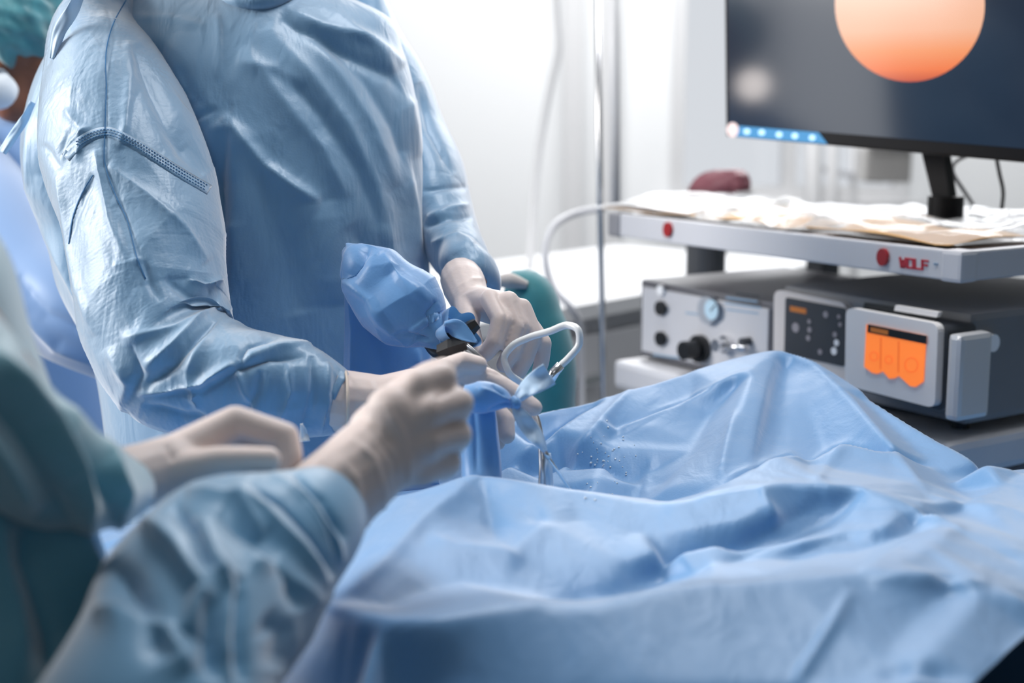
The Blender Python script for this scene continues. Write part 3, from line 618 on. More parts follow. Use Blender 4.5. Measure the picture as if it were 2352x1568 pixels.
# lines over the cloth: picture x, picture y, height above floor
RL = [
 [(1090,985,.955),(1180,955,.965),(1250,935,.97),(1380,912,.98),(1500,876,.995),(1620,838,1.012),(1700,816,1.022),(1760,803,1.03),(1790,800,1.032),(1830,808,1.03),(1900,840,1.02),(2000,902,1.005),(2100,968,.992),(2180,1018,.98),(2250,1058,.97)],
 [(1785,806,1.031),(1729,843,1.022),(1706,910,1.003),(1687,971,.985),(1655,1108,.948)],
 [(1790,806,1.031),(1778,840,1.02),(1761,917,1.0),(1745,990,.978),(1729,1085,.953)],
 [(1800,850,1.008),(1785,930,.985),(1770,1000,.966),(1762,1050,.956)],
 [(1685,900,.993),(1630,960,.970),(1585,1040,.948),(1530,1120,.930)],
 [(1453,888,.991),(1400,945,.975),(1357,992,.962),(1283,1077,.925),(1235,1150,.902)],
 [(1400,910,.982),(1325,955,.968),(1261,997,.955),(1150,1077,.922),(1085,1130,.905)],
 [(1370,950,.962),(1300,1010,.932),(1250,1060,.912)],
 [(1729,845,1.02),(1650,882,1.004),(1580,917,.988),(1474,955,.973),(1410,975,.966)],
 [(1590,925,.979),(1480,966,.963),(1420,990,.955),(1390,1060,.938),(1350,1120,.925)],
 [(1814,808,1.029),(1873,842,1.019),(1952,917,1.004),(2010,985,.992),(2059,1045,.981),(2140,1150,.966)],
 [(1850,900,.998),(1870,970,.975),(1900,1035,.957)],
 [(1990,925,.994),(2100,1030,.972),(2180,1110,.954),(2200,1130,.950)],
 [(1150,1100,.905),(1300,1108,.90),(1400,1115,.906),(1520,1115,.922)],
 # ridge D
 [(1533,1151,.962),(1633,1125,.972),(1687,1098,.978),(1766,1056,.985),(1814,1042,.987),(1857,1068,.974),(1942,1018,.988),(2048,1042,.984),(2082,1070,.977),(2140,1140,.968)],
 [(1655,1150,.945),(1760,1095,.945),(1850,1085,.945),(1940,1070,.95),(2045,1085,.955)],
 # ridge C and near mound
 [(600,1330,.93),(700,1240,.95),(800,1170,.965),(900,1140,.975),(985,1122,.985),(1047,1104,.993),(1103,1087,.998),(1154,1094,.996),(1265,1113,.988),(1400,1138,.98),(1500,1153,.976),(1562,1155,.978),(1643,1126,.985),(1720,1113,.988),(1783,1109,.99),(1900,1115,.988),(1988,1119,.986),(2050,1142,.982),(2124,1168,.977),(2209,1211,.972),(2352,1253,.968),(2500,1290,.965)],
 [(1120,1190,.885),(1300,1205,.88),(1480,1195,.90)],
 [(1741,1118,.988),(1760,1155,.981),(1782,1200,.965)],
 [(1985,1124,.985),(1960,1160,.974),(1930,1195,.965)],
 [(2030,1142,.982),(2050,1165,.975),(2075,1186,.971)],
 # valley V
 [(1240,1372,.944),(1330,1375,.938),(1420,1364,.934),(1530,1322,.931),(1680,1276,.940),(1790,1238,.950),(1880,1192,.960),(1960,1145,.975)],
 # ridge A
 [(1560,1322,.946),(1640,1290,.953),(1698,1262,.958),(1788,1240,.965),(1846,1231,.968),(1932,1217,.966),(2018,1215,.970),(2082,1190,.972),(2154,1156,.970),(2295,1121,.968),(2352,1092,.967),(2480,1060,.96)],
 [(2262,1062,.982),(2300,1068,.978),(2352,1088,.972)],
 [(2246,1085,.952),(2262,1105,.952)],
 [(1850,1275,.952),(1960,1270,.954),(2060,1235,.957),(2150,1195,.957),(2240,1155,.957)],
 # ridge B
 [(520,1420,.90),(640,1400,.94),(762,1390,.968),(834,1413,.978),(941,1424,.981),(1111,1398,.982),(1250,1378,.983),(1367,1366,.985),(1519,1347,.987),(1698,1334,.987),(1826,1326,.986),(1967,1313,.985),(2082,1283,.981),(2201,1211,.974)],
 [(1967,1314,.985),(2100,1319,.984),(2200,1326,.981),(2275,1338,.976),(2352,1370,.972),(2480,1420,.965)],
 # in front of the near mound
 [(762,1375,.964),(873,1296,.974),(966,1198,.984),(1030,1145,.988)],
 [(990,1228,.978),(1047,1252,.973),(1154,1266,.966),(1239,1309,.952),(1345,1370,.936)],
 [(900,1395,.955),(1000,1350,.957),(1120,1330,.955),(1230,1360,.945)],
 [(1103,1092,.996),(1120,1150,.98),(1135,1210,.966)],
 [(1230,1200,.974),(1330,1200,.966),(1480,1215,.963),(1600,1205,.967),(1700,1190,.971)],
 [(1420,1285,.951),(1520,1268,.955),(1640,1245,.960)],
 # near hanging face
 [(520,1560,.89),(700,1575,.91),(900,1570,.928),(1100,1570,.936),(1500,1572,.941),(1826,1572,.941),(2000,1572,.942),(2150,1572,.943)],
 [(2230,1572,.948),(2300,1515,.95),(2360,1460,.952),(2450,1380,.955)],
 [(2275,1340,.976),(2180,1450,.965),(2080,1568,.953)],
 [(2200,1340,.970),(2080,1450,.958),(1990,1568,.948)],
]
x0, x1, y0, y1, rs = -.62, 1.15, .72, 2.35, .0038
nx, ny = int((x1 - x0) / rs), int((y1 - y0) / rs)
lines = []
for L in RL:
    W = np.array([onz(*p) for p in (catmull(L, 40) if len(L) > 11 else L)]); lines.append(W)
far = lines[0] + np.array([[.02, .13, -.0]]); far[:, 2] = .66; lines.append(far)
hang = lines[31] if False else None
lines.append(np.array([[x0, .76, .72], [.3, .76, .70], [.62, .80, .72]])); lines.append(np.array([[x0, .8, .74], [x0 + .02, 1.3, .80], [x0 + .05, 1.9, .8], [x0 + .1, 2.3, .66]])); lines.append(np.array([[x0, 2.34, .62], [x1, 2.34, .62]]))
lines.append(np.array([[1.14, 1.25, .9], [1.14, 1.7, .86], [1.14, 2.3, .6]]))
from mathutils.geometry import delaunay_2d_cdt
def solve(lines):
    """flat triangles stretched between the lines, sampled on the grid"""
    pts = []
    for W in lines:
        for a, b in zip(W[:-1], W[1:]):
            n = max(1, int(np.linalg.norm((b - a)[:2]) / .012))
            for t in np.arange(n) / n: pts.append(a + (b - a) * t)
        pts.append(W[-1])
    pts = np.array(pts + [[x0 - .01, y0 - .01, .7], [x1 + .01, y0 - .01, .7], [x0 - .01, y1 + .01, .62], [x1 + .01, y1 + .01, .6]])
    vo, _, fo, ov, _, _ = delaunay_2d_cdt([Vector(p[:2]) for p in pts], [], [], 0, 1e-4)
    zv = np.array([pts[o, 2].mean() for o in ov]); vo = np.array([tuple(v) for v in vo]); Zg = np.full((ny, nx), .8)
    gx, gy = (vo[:, 0] - x0) / (x1 - x0) * nx - .5, (vo[:, 1] - y0) / (y1 - y0) * ny - .5
    for f in fo:
        f = list(f); X, Y, Q = gx[f], gy[f], zv[f]; i0, i1 = max(0, int(X.min())), min(nx - 1, int(X.max()) + 1); j0, j1 = max(0, int(Y.min())), min(ny - 1, int(Y.max()) + 1)
        if i1 < i0 or j1 < j0: continue
        A, B = np.meshgrid(np.arange(i0, i1 + 1), np.arange(j0, j1 + 1)); den = (Y[1] - Y[2]) * (X[0] - X[2]) + (X[2] - X[1]) * (Y[0] - Y[2])
        if abs(den) < 1e-9: continue
        l0 = ((Y[1] - Y[2]) * (A - X[2]) + (X[2] - X[1]) * (B - Y[2])) / den; l1 = ((Y[2] - Y[0]) * (A - X[2]) + (X[0] - X[2]) * (B - Y[2])) / den; l2 = 1 - l0 - l1
        m = (l0 > -1e-6) & (l1 > -1e-6) & (l2 > -1e-6); Zg[B[m], A[m]] = (l0 * Q[0] + l1 * Q[1] + l2 * Q[2])[m]
    return Zg
ZZ = solve(lines)
ZZ = smoothg(ZZ, 6, False)
xs = x0 + (np.arange(nx) + .5) / nx * (x1 - x0); ys = y0 + (np.arange(ny) + .5) / ny * (y1 - y0)
G = np.stack([*np.meshgrid(xs, ys), ZZ], -1)
DF = [([(1955,1350),(1905,1440),(1860,1510),(1820,1575)], 5, 14, 7, 1.3), ([(1103,1087),(1128,1198),(1145,1241)], -3, 14, 14, 1.3),
      ([(1790,845),(1762,980),(1735,1085)], -4, 10, 16, 1.5), ([(1380,1012),(1450,985),(1600,905)], -3, 14, 10, 1.3), ([(1480,1150),(1485,1100),(1500,1050)], 3, 8, 12, 1.5),
      ([(2090,1165),(2240,1215),(2352,1250)], 3, 10, 10, 1.3), ([(2160,1200),(2352,1290)], -3, 12, 12, 1.3), ([(2140,1160),(2300,1165),(2400,1200)], 3, 12, 12, 1.3),
      ([(800,1330),(880,1230),(950,1150)], 3, 16, 16, 1.5), ([(1250,1180),(1190,1220),(1160,1262)], -2, 16, 16, 1.5),
      ([(1700,1250),(1790,1205),(1900,1150)], -4, 20, 14, 1.4), ([(1400,1230),(1600,1190),(1760,1160)], -2, 22, 22, 1.6)]
DF += [([(1600,1150),(1700,1135),(1780,1118),(1990,1122)], 3, 10, 16, 1.2), ([(1785,1199),(1760,1150),(1745,1122)], 4, 8, 16, 1.2), ([(1655,1110),(1690,1090),(1770,1056),(1814,1042),(1855,1068)], 3, 8, 16, 1.2),
       ([(1857,1068),(1900,1035),(1942,1018),(2048,1042)], 3, 8, 16, 1.2), ([(1942,1020),(1900,1070),(1870,1110)], 3, 14, 14, 1.3), ([(1640,1300),(1760,1248),(1900,1195),(1985,1130)], -6, 22, 16, 1.4), ([(1240,1380),(1380,1368),(1520,1326),(1640,1296)], -6, 24, 16, 1.4),
       ([(1974,1316),(2085,1252),(2213,1210)], 4, 14, 20, 1.3), ([(1640,1330),(1780,1300),(1900,1240),(2030,1216)], -4, 26, 20, 1.5), ([(1103,1087),(1047,1139),(966,1198),(873,1296),(780,1378)], 5, 18, 30, 1.3), ([(983,1226),(1047,1258),(1154,1266),(1200,1290)], 4, 16, 34, 1.5),
       ([(1729,845),(1650,882),(1580,917),(1474,955)], 4, 12, 7, 1.2), ([(1453,888),(1400,945),(1357,992),(1300,1060)], 4, 8, 8, 1.3), ([(1400,910),(1325,955),(1261,997),(1170,1060)], 3, 9, 9, 1.3), ([(1814,812),(1873,842),(1952,917),(2059,1045),(2130,1130)], 4, 12, 10, 1.2),
       ([(1690,940),(1670,1020),(1655,1100)], 4, 8, 10, 1.3), ([(2000,1330),(2150,1325),(2275,1338)], 4, 20, 24, 1.3)]
G = add_folds(G, DF, False)
# keep only the cloth itself: trim beyond the hem in the near right corner and the far side
A_, B_ = onz(2228, 1572, .948), onz(2362, 1458, .952)
G = G[:, :]
drape_o = grid_mesh('surgical_drape', G, DRAPE, None, False)
tag(drape_o, 'large light blue surgical drape in loose folds over the operating table', 'drape')
bm = bmesh.new(); bm.from_mesh(drape_o.data); e = (B_ - A_)[:2]
bmesh.ops.bisect_plane(bm, geom=list(bm.verts) + list(bm.edges) + list(bm.faces), plane_co=A_, plane_no=(e[1], -e[0], 0), clear_outer=True)
bm.to_mesh(drape_o.data); bm.free()
drape_bv = bvh_of(drape_o)
# water drops on the cloth
bm = bmesh.new(); rr = random.Random(2)
for k in range(46):
    x, y = rr.gauss(1392, 28), rr.gauss(1050, 42)
    h_ = hit(drape_bv, x, y, 0)
    if h_ is None: continue
    bmesh.ops.create_icosphere(bm, subdivisions=1, radius=rr.uniform(.0007, .0018), matrix=Matrix.Translation(h_))
o = bobj('water_drops', bm, WATER, None, True); tag(o, 'scatter of tiny clear water drops on the drape near the scope', 'water'); o['kind'] = 'stuff'

# ================================================================== PEOPLE
def person(label, loc): return thing('person', label, 'person', loc)
# ---------------------------------------------------------------- main figure: gowned operator
S = person('person in pale blue surgical gown and cream gloves standing behind the drape, holding the scope', (-.3, 1.95, 0))
def head(parts_bm, c, r, fwd):
    """skull, jaw, nose and ears around centre c, facing fwd"""
    c = np.array(c); f = np.array(fwd) / np.linalg.norm(fwd); s = np.cross(f, Z)
    capsule(parts_bm, c - f * .015 + Z * .02, c + f * .015 + Z * .03, r * 1.0, r * .95, 24)
    capsule(parts_bm, c - f * .0 - Z * .03, c + f * .045 - Z * .07, r * .8, r * .45, 20)
    capsule(parts_bm, c + f * .08 + Z * .01, c + f * .108 - Z * .025, .010, .015, 12)
    for k in (-1, 1):
        capsule(parts_bm, c + s * k * r * .97 + Z * .015, c + s * k * r * .97 - Z * .02, .013, .009, 10)
        capsule(parts_bm, c + f * .075 + s * k * .032 + Z * .035, c + f * .082 + s * k * .018 + Z * .037, .01, .01, 8)
hc = np.array([-.37, 1.92, 1.75]); hf = (.55, -.75, -.35)
def body_build(bm):
    head(bm, hc, .085, hf)
    capsule(bm, hc + [-.01, .02, -.05], (-.37, 1.97, 1.50), .055, .06, 20)
    wchain(bm, [(-.37, 1.99, 1.44), (-.36, 2.0, 1.2), (-.33, 2.0, .95)], [.05, .09, .1]); wchain(bm, [(-.46, 2.0, 1.38), (-.26, 2.0, 1.38)], [.05, .05])
    for k in (-.43, -.24): wchain(bm, [(k, 1.98, .95), (k, 1.97, .5), (k, 2.0, .09), (k, 1.93, .04)], [.085, .058, .042, .035])
    chain(bm, [(262, 60, 1.9), (300, 400, 1.76), (370, 830, 1.66), (560, 870, 1.61), (790, 925, 1.585)], [.055, .045, .04, .036, .026])
    chain(bm, [(850, 110, 2.06), (975, 400, 2.03), (1045, 580, 1.92), (1085, 650, 1.83)], [.03, .03, .026, .02])
remeshed('body', body_build, SKIN, S, .008, 4)
# cap and mask
bm = bmesh.new(); bmesh.ops.create_uvsphere(bm, u_segments=40, v_segments=24, radius=1)
for v in bm.verts:
    n = v.co.copy(); v.co = Vector(hc + [0, .012, .045]) + Vector((n.x * .108, n.y * .118, n.z * .1)) * (1 + .03 * math.sin(9 * math.atan2(n.y, n.x)) * (1 - abs(n.z)))
bmesh.ops.delete(bm, geom=[v for v in bm.verts if (v.co - Vector(hc)).dot(Vector(hf).normalized()) > .045 and v.co.z < hc[2] + .07], context='VERTS'); bobj('cap', bm, CAPT, S, True)
bm = bmesh.new(); f_ = Vector(hf).normalized(); sv = f_.cross(Vector((0, 0, 1))).normalized(); G_ = np.zeros((14, 20, 3))
for i in range(14):
    for j in range(20):
        a = (j / 19 - .5) * 2.4; G_[i, j] = Vector(hc) + Vector((0, 0, .0)) + f_ * (.112 * math.cos(a) * (1 - .15 * (i / 13 - .4)**2) + .004) + sv * .095 * math.sin(a) + Vector((0, 0, .0 - .095 * i / 13 + .003 * math.sin(i * 1.5)))
grid_mesh('mask', G_, MASK, S, False)

# gown torso
tor = loft([(470,-70,1.97,110,.085),(500,-20,1.97,260,.11),(535,30,1.965,345,.13),(522,120,1.96,405,.15),(512,250,1.955,446,.162),(517,400,1.955,455,.17),(545,520,1.96,434,.172),(565,650,1.97,424,.175),(607,790,1.98,395,.178),(635,1000,1.99,385,.18),(650,1300,2.02,395,.19),(660,1800,2.06,420,.2),(665,2500,2.1,440,.21)], 420, 420, [1., 0, 0])
TF_ = [  # long diagonal relief over the chest and side
 ([(300,90),(345,130),(400,225),(455,335),(500,425),(508,520)], -22, 26, 14, 1.4),
 ([(515,262),(560,320),(610,380),(680,430),(738,466)], 13, 12, 60, 1.0),
 ([(520,300),(512,370),(505,430),(510,560),(515,690)], -14, 12, 26, 1.3),
 ([(500,30),(505,100),(500,185)], 3, 5, 9, 1.2),
 ([(610,60),(720,180),(800,290),(860,420),(900,560)], 7, 24, 34, 1.4), ([(670,40),(780,170),(860,300),(910,430)], 6, 22, 26, 1.4),
 ([(560,110),(650,230),(740,340),(800,460)], 5, 18, 26, 1.4), ([(640,150),(740,270),(820,390),(870,520)], -5, 18, 18, 1.5),
 ([(720,60),(840,190),(900,290),(945,420)], -5, 16, 16, 1.5), ([(760,20),(880,130),(940,240),(965,360)], 7, 14, 20, 1.4),
 ([(640,40),(700,75),(790,120),(900,175),(940,240)], -9, 14, 18, 1.4), ([(650,20),(740,60),(850,90),(930,150)], 7, 14, 16, 1.4),
 ([(410,150),(440,210),(470,250)], -3, 10, 10, 1.4), ([(405,245),(430,205)], -3, 6, 8, 1.2), ([(415,262),(445,228)], -3, 6, 8, 1.2), ([(420,275),(460,262),(500,250)], -4, 7, 8, 1.2),
 ([(560,330),(620,450),(660,580),(690,720)], -6, 40, 40, 1.8), ([(735,466),(750,560),(760,700)], 5, 60, 60, 2),
 ([(800,520),(850,600),(900,700)], -4, 26, 26, 1.6), ([(880,520),(930,640),(960,760)], 4, 20, 20, 1.6), ([(930,350),(955,480),(965,600)], 5, 10, 16, 1.5),
 ([(300,40),(380,40),(470,60)], 3, 8, 10, 1.3), ([(540,140),(640,160),(700,200)], 3, 16, 16, 1.5),
 ([(65,250),(62,360),(66,430),(100,520),(135,600),(180,690),(222,775)], 6, 10, 8, 1.5), ([(90,260),(90,400),(130,520),(175,640),(222,740)], -9, 14, 12, 1.5),
 ([(135,110),(165,150),(140,200),(95,240)], -4, 10, 10, 1.4), ([(190,60),(160,130),(130,210)], 3, 10, 10, 1.4),
]
tor = add_folds(tor, TF_, True)
tor = crumple(tor, True, 1.02, 1.02, 80, pull=.02, seed=8, amp=.003, sc=(26, 20), bend=.35)
gown = grid_mesh('gown', smoothg(tor, 1, True), GOWN, S, True)
# sleeves
sl = loft([(262,-40,1.95,40,.05),(248,20,1.93,58,.07),(222,100,1.88,100,.09),(240,180,1.84,138,.1),(262,280,1.79,168,.103),(298,400,1.75,188,.105),(325,520,1.72,182,.102),(345,640,1.69,172,.1),(365,750,1.665,168,.098),(415,838,1.64,160,.094),(500,868,1.62,138,.086),(590,880,1.605,122,.074),(680,896,1.595,112,.062),(745,912,1.59,92,.05),(792,926,1.585,72,.036)], 380, 260)
SF = [
 ([(244,0),(262,90),(245,190),(243,290),(241,380),(275,460),(305,540),(335,620),(355,700)], -1.2, 5, 5, 1.3),
 ([(292,95),(300,180),(290,290),(275,340)], 5, 8, 16, 1.3), ([(300,110),(350,210),(400,300),(470,400)], -8, 30, 20, 1.6),
 ([(215,340),(230,420),(250,500),(290,600)], 5, 14, 14, 1.4), ([(125,400),(140,470),(155,560),(190,680),(225,770)], 5, 10, 12, 1.4),
 ([(210,400),(190,440),(170,500),(158,570)], -2, 6, 8, 1.2), ([(245,375),(330,440),(420,520),(480,600)], 5, 16, 20, 1.4),
 ([(262,615),(290,605),(330,595)], 2, 9, 9, 1.2), ([(330,600),(345,650),(370,690)], -2.5, 9, 9, 1.2),
 ([(155,300),(130,380),(100,330)], -4, 8, 8, 1.3), ([(150,250),(190,300),(170,370)], 4, 10, 10, 1.3), ([(205,290),(160,330),(130,380)], 4, 6, 8, 1.2),
 ([(508,690),(450,680),(380,640)], -6, 12, 14, 1.3), ([(512,640),(470,655),(430,640)], 6, 9, 9, 1.2), ([(508,700),(460,730),(400,790),(330,850)], 8, 10, 14, 1.2), ([(520,720),(450,780),(395,840),(330,890)], -10, 12, 14, 1.3),
 ([(470,720),(400,750),(320,770),(280,780)], 5, 12, 14, 1.3), ([(640,770),(570,800),(545,850)], -8, 9, 9, 1.2), ([(545,690),(500,740),(450,810),(420,880)], 5, 12, 14, 1.4),
 ([(720,790),(640,800),(560,830),(480,870),(430,930)], 7, 8, 14, 1.2), ([(700,820),(620,825),(545,850),(460,900),(310,915)], -8, 8, 10, 1.2),
 ([(310,905),(380,900),(470,880),(540,840)], 8, 10, 12, 1.2), ([(330,930),(420,960),(470,965)], -7, 10, 10, 1.3), ([(430,860),(440,910),(455,950)], 5, 8, 8, 1.2), ([(540,840),(560,900),(600,960)], 5, 8, 8, 1.3), ([(600,850),(590,900),(560,960)], -6, 8, 9, 1.2),
 ([(250,800),(300,880),(280,960),(262,1030)], 8, 14, 14, 1.4), ([(300,790),(320,860),(290,930),(285,1000)], -7, 12, 12, 1.3), ([(660,830),(670,900),(640,980)], 4, 8, 10, 1.3), ([(715,820),(720,900),(705,985)], -5, 8, 8, 1.3), ([(750,835),(755,920),(740,1000)], 5, 6, 8, 1.2), ([(780,850),(762,900),(770,980)], -5, 6, 6, 1.2),
]
sl = add_folds(sl, SF, True)
sl = sl + normals_grid(sl, True) * (smoothg(facets(sl.shape[:2], 90, .045, True, 3), 3, True))[..., None]
sl = crumple(sl, True, 1.04, 1.06, 130, pull=.018, seed=21, amp=.004, sc=(20, 16), bend=.3)
slv = grid_mesh('sleeve', smoothg(sl, 1, True), GOWN, S, True)
sr = loft([(835,0,2.10,50,.05),(858,110,2.10,75,.07),(896,200,2.09,88,.08),(936,310,2.08,90,.08),(982,400,2.05,86,.08),(1006,480,2.01,78,.075),(1040,560,1.96,68,.065),(1070,615,1.90,60,.052),(1088,650,1.84,46,.034),(1090,658,1.835,20,.016)], 260, 180)
RF = [([(960,190),(985,300),(1040,400)], -4, 12, 12, 1.4), ([(980,500),(1030,480),(1080,470)], 5, 8, 12, 1.2), ([(975,520),(1030,500),(1085,500)], -7, 8, 8, 1.2), ([(990,560),(1050,540),(1090,560)], 5, 9, 9, 1.2), ([(1000,640),(1040,590),(1090,575)], -5, 8, 8, 1.2), ([(970,440),(1030,430),(1075,430)], -4, 8, 8, 1.2), ([(1020,640),(1070,610),(1115,610)], 4, 7, 7, 1.2)]
sr = add_folds(sr, RF, True); sr = crumple(sr, True, 1.03, 1.06, 90, pull=.025, seed=5, amp=.003, sc=(16, 16), bend=.3)
grid_mesh('sleeve', smoothg(sr, 1, True), GOWN, S, True)
# stitched shoulder seam and long seam line
bvs = bvh_of(slv); bvt = bvh_of(gown)
class Two:
    def __init__(s, *b): s.b = b
    def ray_cast(s, o, d):
        best = (None, None, None, None)
        for b in s.b:
            r = b.ray_cast(o, d)
            if r[0] is not None and (best[0] is None or r[3] < best[3]): best = r
        return best
both = Two(bvs, bvt)
ribbon_on('shoulder_seam', both, [(150,362),(165,345),(190,322),(243,303),(300,325),(360,362),(420,400),(482,436)], 24, GOWN, S, .0006, 80, .0002)
bm = bmesh.new(); sc_ = catmull([(178,330,0),(200,316,0),(243,303,0),(300,324,0),(360,360,0),(420,398,0),(470,428,0)], 46)[:, :2]; tg = np.gradient(sc_, axis=0); tg /= np.linalg.norm(tg, axis=1)[:, None]; nn_ = np.stack([-tg[:, 1], tg[:, 0]], 1)
for k in range(46):
    for off in (-6, 0, 6):
        c0 = sc_[k] + nn_[k] * off + tg[k] * (1.6 if off else -1.6); a = hit(both, *(c0 - tg[k] * 1.7), .0014); b = hit(both, *(c0 + tg[k] * 1.7), .0014)
        if a is not None and b is not None and np.linalg.norm(a - b) < .01: capsule(bm, a, b, .0005, .0005, 5)
o = bobj('seam_stitches', bm, SEAM_CREASE, S, True); o['kind'] = 'stuff'
def seam_crease_line(pts, wpx, par, name='seam_and_crease_shade', lift=.0012, m=SEAM_CREASE, n=90): return ribbon_on(name, both, pts, wpx, m, par, lift, n, .0005)
seam_crease_line([(290,0),(262,50),(245,110),(244,200),(241,300),(241,375),(262,440),(290,500),(318,600),(335,640)], 2.6, S)
seam_crease_line([(213,402),(190,440),(168,495),(157,560)], 2.6, S)  # shade of a thin sleeve crease, painted as a dark strip
# neckband and loose ties
tube('neckband', PA([(470,-60,1.885),(500,-10,1.865),(560,5,1.845),(610,2,1.845),(650,-12,1.86),(670,-70,1.92)]), .012, GOWN, S, 12, 40)
def strip(name, pts, mt, parent, thick=.0012, n=40, seed=0, jag=0):
    """flat cloth strip; pts rows px, py, d, half-width px, twist"""
    c = catmull([p[:5] for p in pts], n); ctr = PA(c[:, :3]); T = np.gradient(ctr, axis=0); T /= np.linalg.norm(T, axis=1)[:, None]
    vd = ctr - CAM; vd /= np.linalg.norm(vd, axis=1)[:, None]; a = np.cross(T, vd); a /= np.linalg.norm(a, axis=1)[:, None]; rng = np.random.default_rng(seed)
    G = np.zeros((n, 13, 3)); wv = rnoise((n, 13), (7, 5), False, rng) * .0035
    for j, s in enumerate(np.linspace(-1, 1, 13)):
        ang = c[:, 4]; dirv = a * np.cos(ang)[:, None] + vd * np.sin(ang)[:, None]
        G[:, j] = ctr + dirv * (s * c[:, 3] * c[:, 2] / F)[:, None] - vd * (.003 * (1 - s * s) + wv[:, j])[:, None]
    o = grid_mesh(name, G, mt, parent, False); m = o.modifiers.new('thickness', 'SOLIDIFY'); m.thickness = thick; return o
strip('neck_tie', [(186,-20,1.74,11,0),(168,20,1.74,14,.3),(138,70,1.74,13,0),(120,135,1.75,6,.5)], PALEB, S)
strip('back_tie', [(75,235,1.86,6,0),(55,275,1.85,9,.4),(25,320,1.84,9,0),(5,350,1.84,8,-.3)], PALEB, S)
# gloves
def glove(name, build, parent, folds=None, voxel=.0022, smooth=5): return remeshed(name, build, GLOVE, parent, voxel, smooth, folds)
def hA(bm):
    chain(bm, [(1060,640,1.825),(1066,655,1.80),(1080,692,1.76)], [.028,.0285,.024])
    for q, r in (((1128,690,1.71), .0135), ((1160,695,1.705), .0135), ((1192,712,1.71), .013), ((1212,748,1.725), .012)): chain(bm, [(1082,692,1.76), q], [.021, r])
    chain(bm, [(1128,688,1.705),(1152,735,1.68),(1136,785,1.672),(1116,812,1.675)], [.0135,.0125,.0112,.0098])
    chain(bm, [(1168,692,1.70),(1194,750,1.685),(1176,805,1.68),(1158,838,1.685)], [.0132,.0122,.011,.0098])
    chain(bm, [(1198,708,1.705),(1224,768,1.695),(1206,825,1.695),(1190,856,1.70)], [.0128,.0118,.0108,.0096])
    chain(bm, [(1216,745,1.72),(1248,788,1.71),(1244,830,1.715),(1238,852,1.72)], [.0115,.0105,.0098,.009])
    chain(bm, [(1075,700,1.75),(1076,750,1.71),(1092,800,1.69),(1104,822,1.685)], [.018,.0135,.0115,.0095])
glove('glove', hA, S, [([(1140,675),(1165,720),(1150,790)], -2, 4, 4, 1.5), ([(1182,690),(1208,750),(1192,800)], -2, 4, 4, 1.5), ([(1060,680),(1100,665),(1130,660)], 1.2, 4, 4, 1.4), ([(1050,660),(1085,640),(1110,640)], 1.5, 4, 5, 1.4)])
def hB(bm):
    chain(bm, [(792,922,1.585),(880,925,1.58),(960,905,1.575)], [.036,.031,.03])
    for q, r in (((1045,850,1.56), .0145), ((1045,885,1.58), .015), ((1040,925,1.60), .0145), ((1025,960,1.61), .013)): chain(bm, [(955,905,1.575), q], [.026, r])
    chain(bm, [(1048,848,1.56),(1125,872,1.555),(1185,908,1.55),(1226,936,1.545)], [.0145,.0125,.0115,.0098])
    chain(bm, [(1045,885,1.58),(1120,925,1.585),(1160,965,1.58),(1164,1000,1.575)], [.014,.012,.0112,.0098])
    chain(bm, [(1040,925,1.60),(1105,960,1.605),(1138,990,1.60),(1143,1016,1.595)], [.0135,.0118,.0108,.0092])
    chain(bm, [(960,890,1.56),(1020,850,1.545),(1065,832,1.54),(1100,838,1.54)], [.018,.0135,.012,.0098])
glove('glove', hB, S, [([(800,870),(795,930),(805,985)], 2, 4, 5, 1.4), ([(850,870),(870,930)], 1.5, 6, 6, 1.4), ([(1110,880),(1120,860)], -1, 4, 4, 1.4), ([(1060,835),(1110,850),(1160,865)], -1, 4, 5, 1.4)])
tube('glove_rim', [P(792 + 7 * math.cos(q), 926 + 74 * math.sin(q), 1.582 - .040 * math.cos(q)) for q in np.linspace(-.5 * math.pi, 1.42 * math.pi, 40)], .0018, mat('glove_rim_latex', (.72, .6, .5), .5), S, 8)

# ---------------------------------------------------------------- equipment in the hands
sc = thing('endoscope', 'steel endoscope with black camera head held in the far gloved hands', 'endoscope', P(1060, 800, 1.64))
tube('camera_head', PA([(985,768,1.655),(1012,795,1.65),(1050,790,1.645),(1078,770,1.64)]), [.012, .0155, .016, .012], BLACK, sc, 18, 20)
bobj('head_block', (lambda b: (tube_bm(b, PA([(1012,812,1.62),(1040,802,1.615),(1074,790,1.61)]), [.011, .0135, .010], 6, 8), b)[1])(bmesh.new()), BLACK, sc)
bobj('focus_lever', (lambda b: (tube_bm(b, PA([(1068,765,1.625),(1082,752,1.62),(1096,742,1.62)]), [.0075, .009, .0065], 6, 8), b)[1])(bmesh.new()), BLACK, sc)
tube('adapter', PA([(1062,800,1.612),(1080,812,1.61),(1108,834,1.61)]), [.0085, .0075, .0065], STEEL, sc, 16, 12)
tube('shaft', PA([(1108,834,1.61),(1160,890,1.60),(1225,948,1.585),(1240,1000,1.57),(1246,1060,1.56),(1244,1130,1.56)]), .0042, STEEL, sc, 12, 50)
nd = thing('needle_probe', 'thin bright steel rod slanting down to the drape from the cloth tie', 'probe', P(1310, 1124, 1.54))
tube('rod', PA([(1196,955,1.53),(1250,1036,1.53),(1316,1134,1.53)]), .0019, CHROME, nd, 10)
tube('tip_sleeve', PA([(1246,1030,1.53),(1262,1054,1.53)]), .0028, STEEL, nd, 10)
tb = thing('irrigation_tube', 'clear plastic tube curving in a loop beside the far gloved fingers', 'tube', P(1280, 845, 1.6))
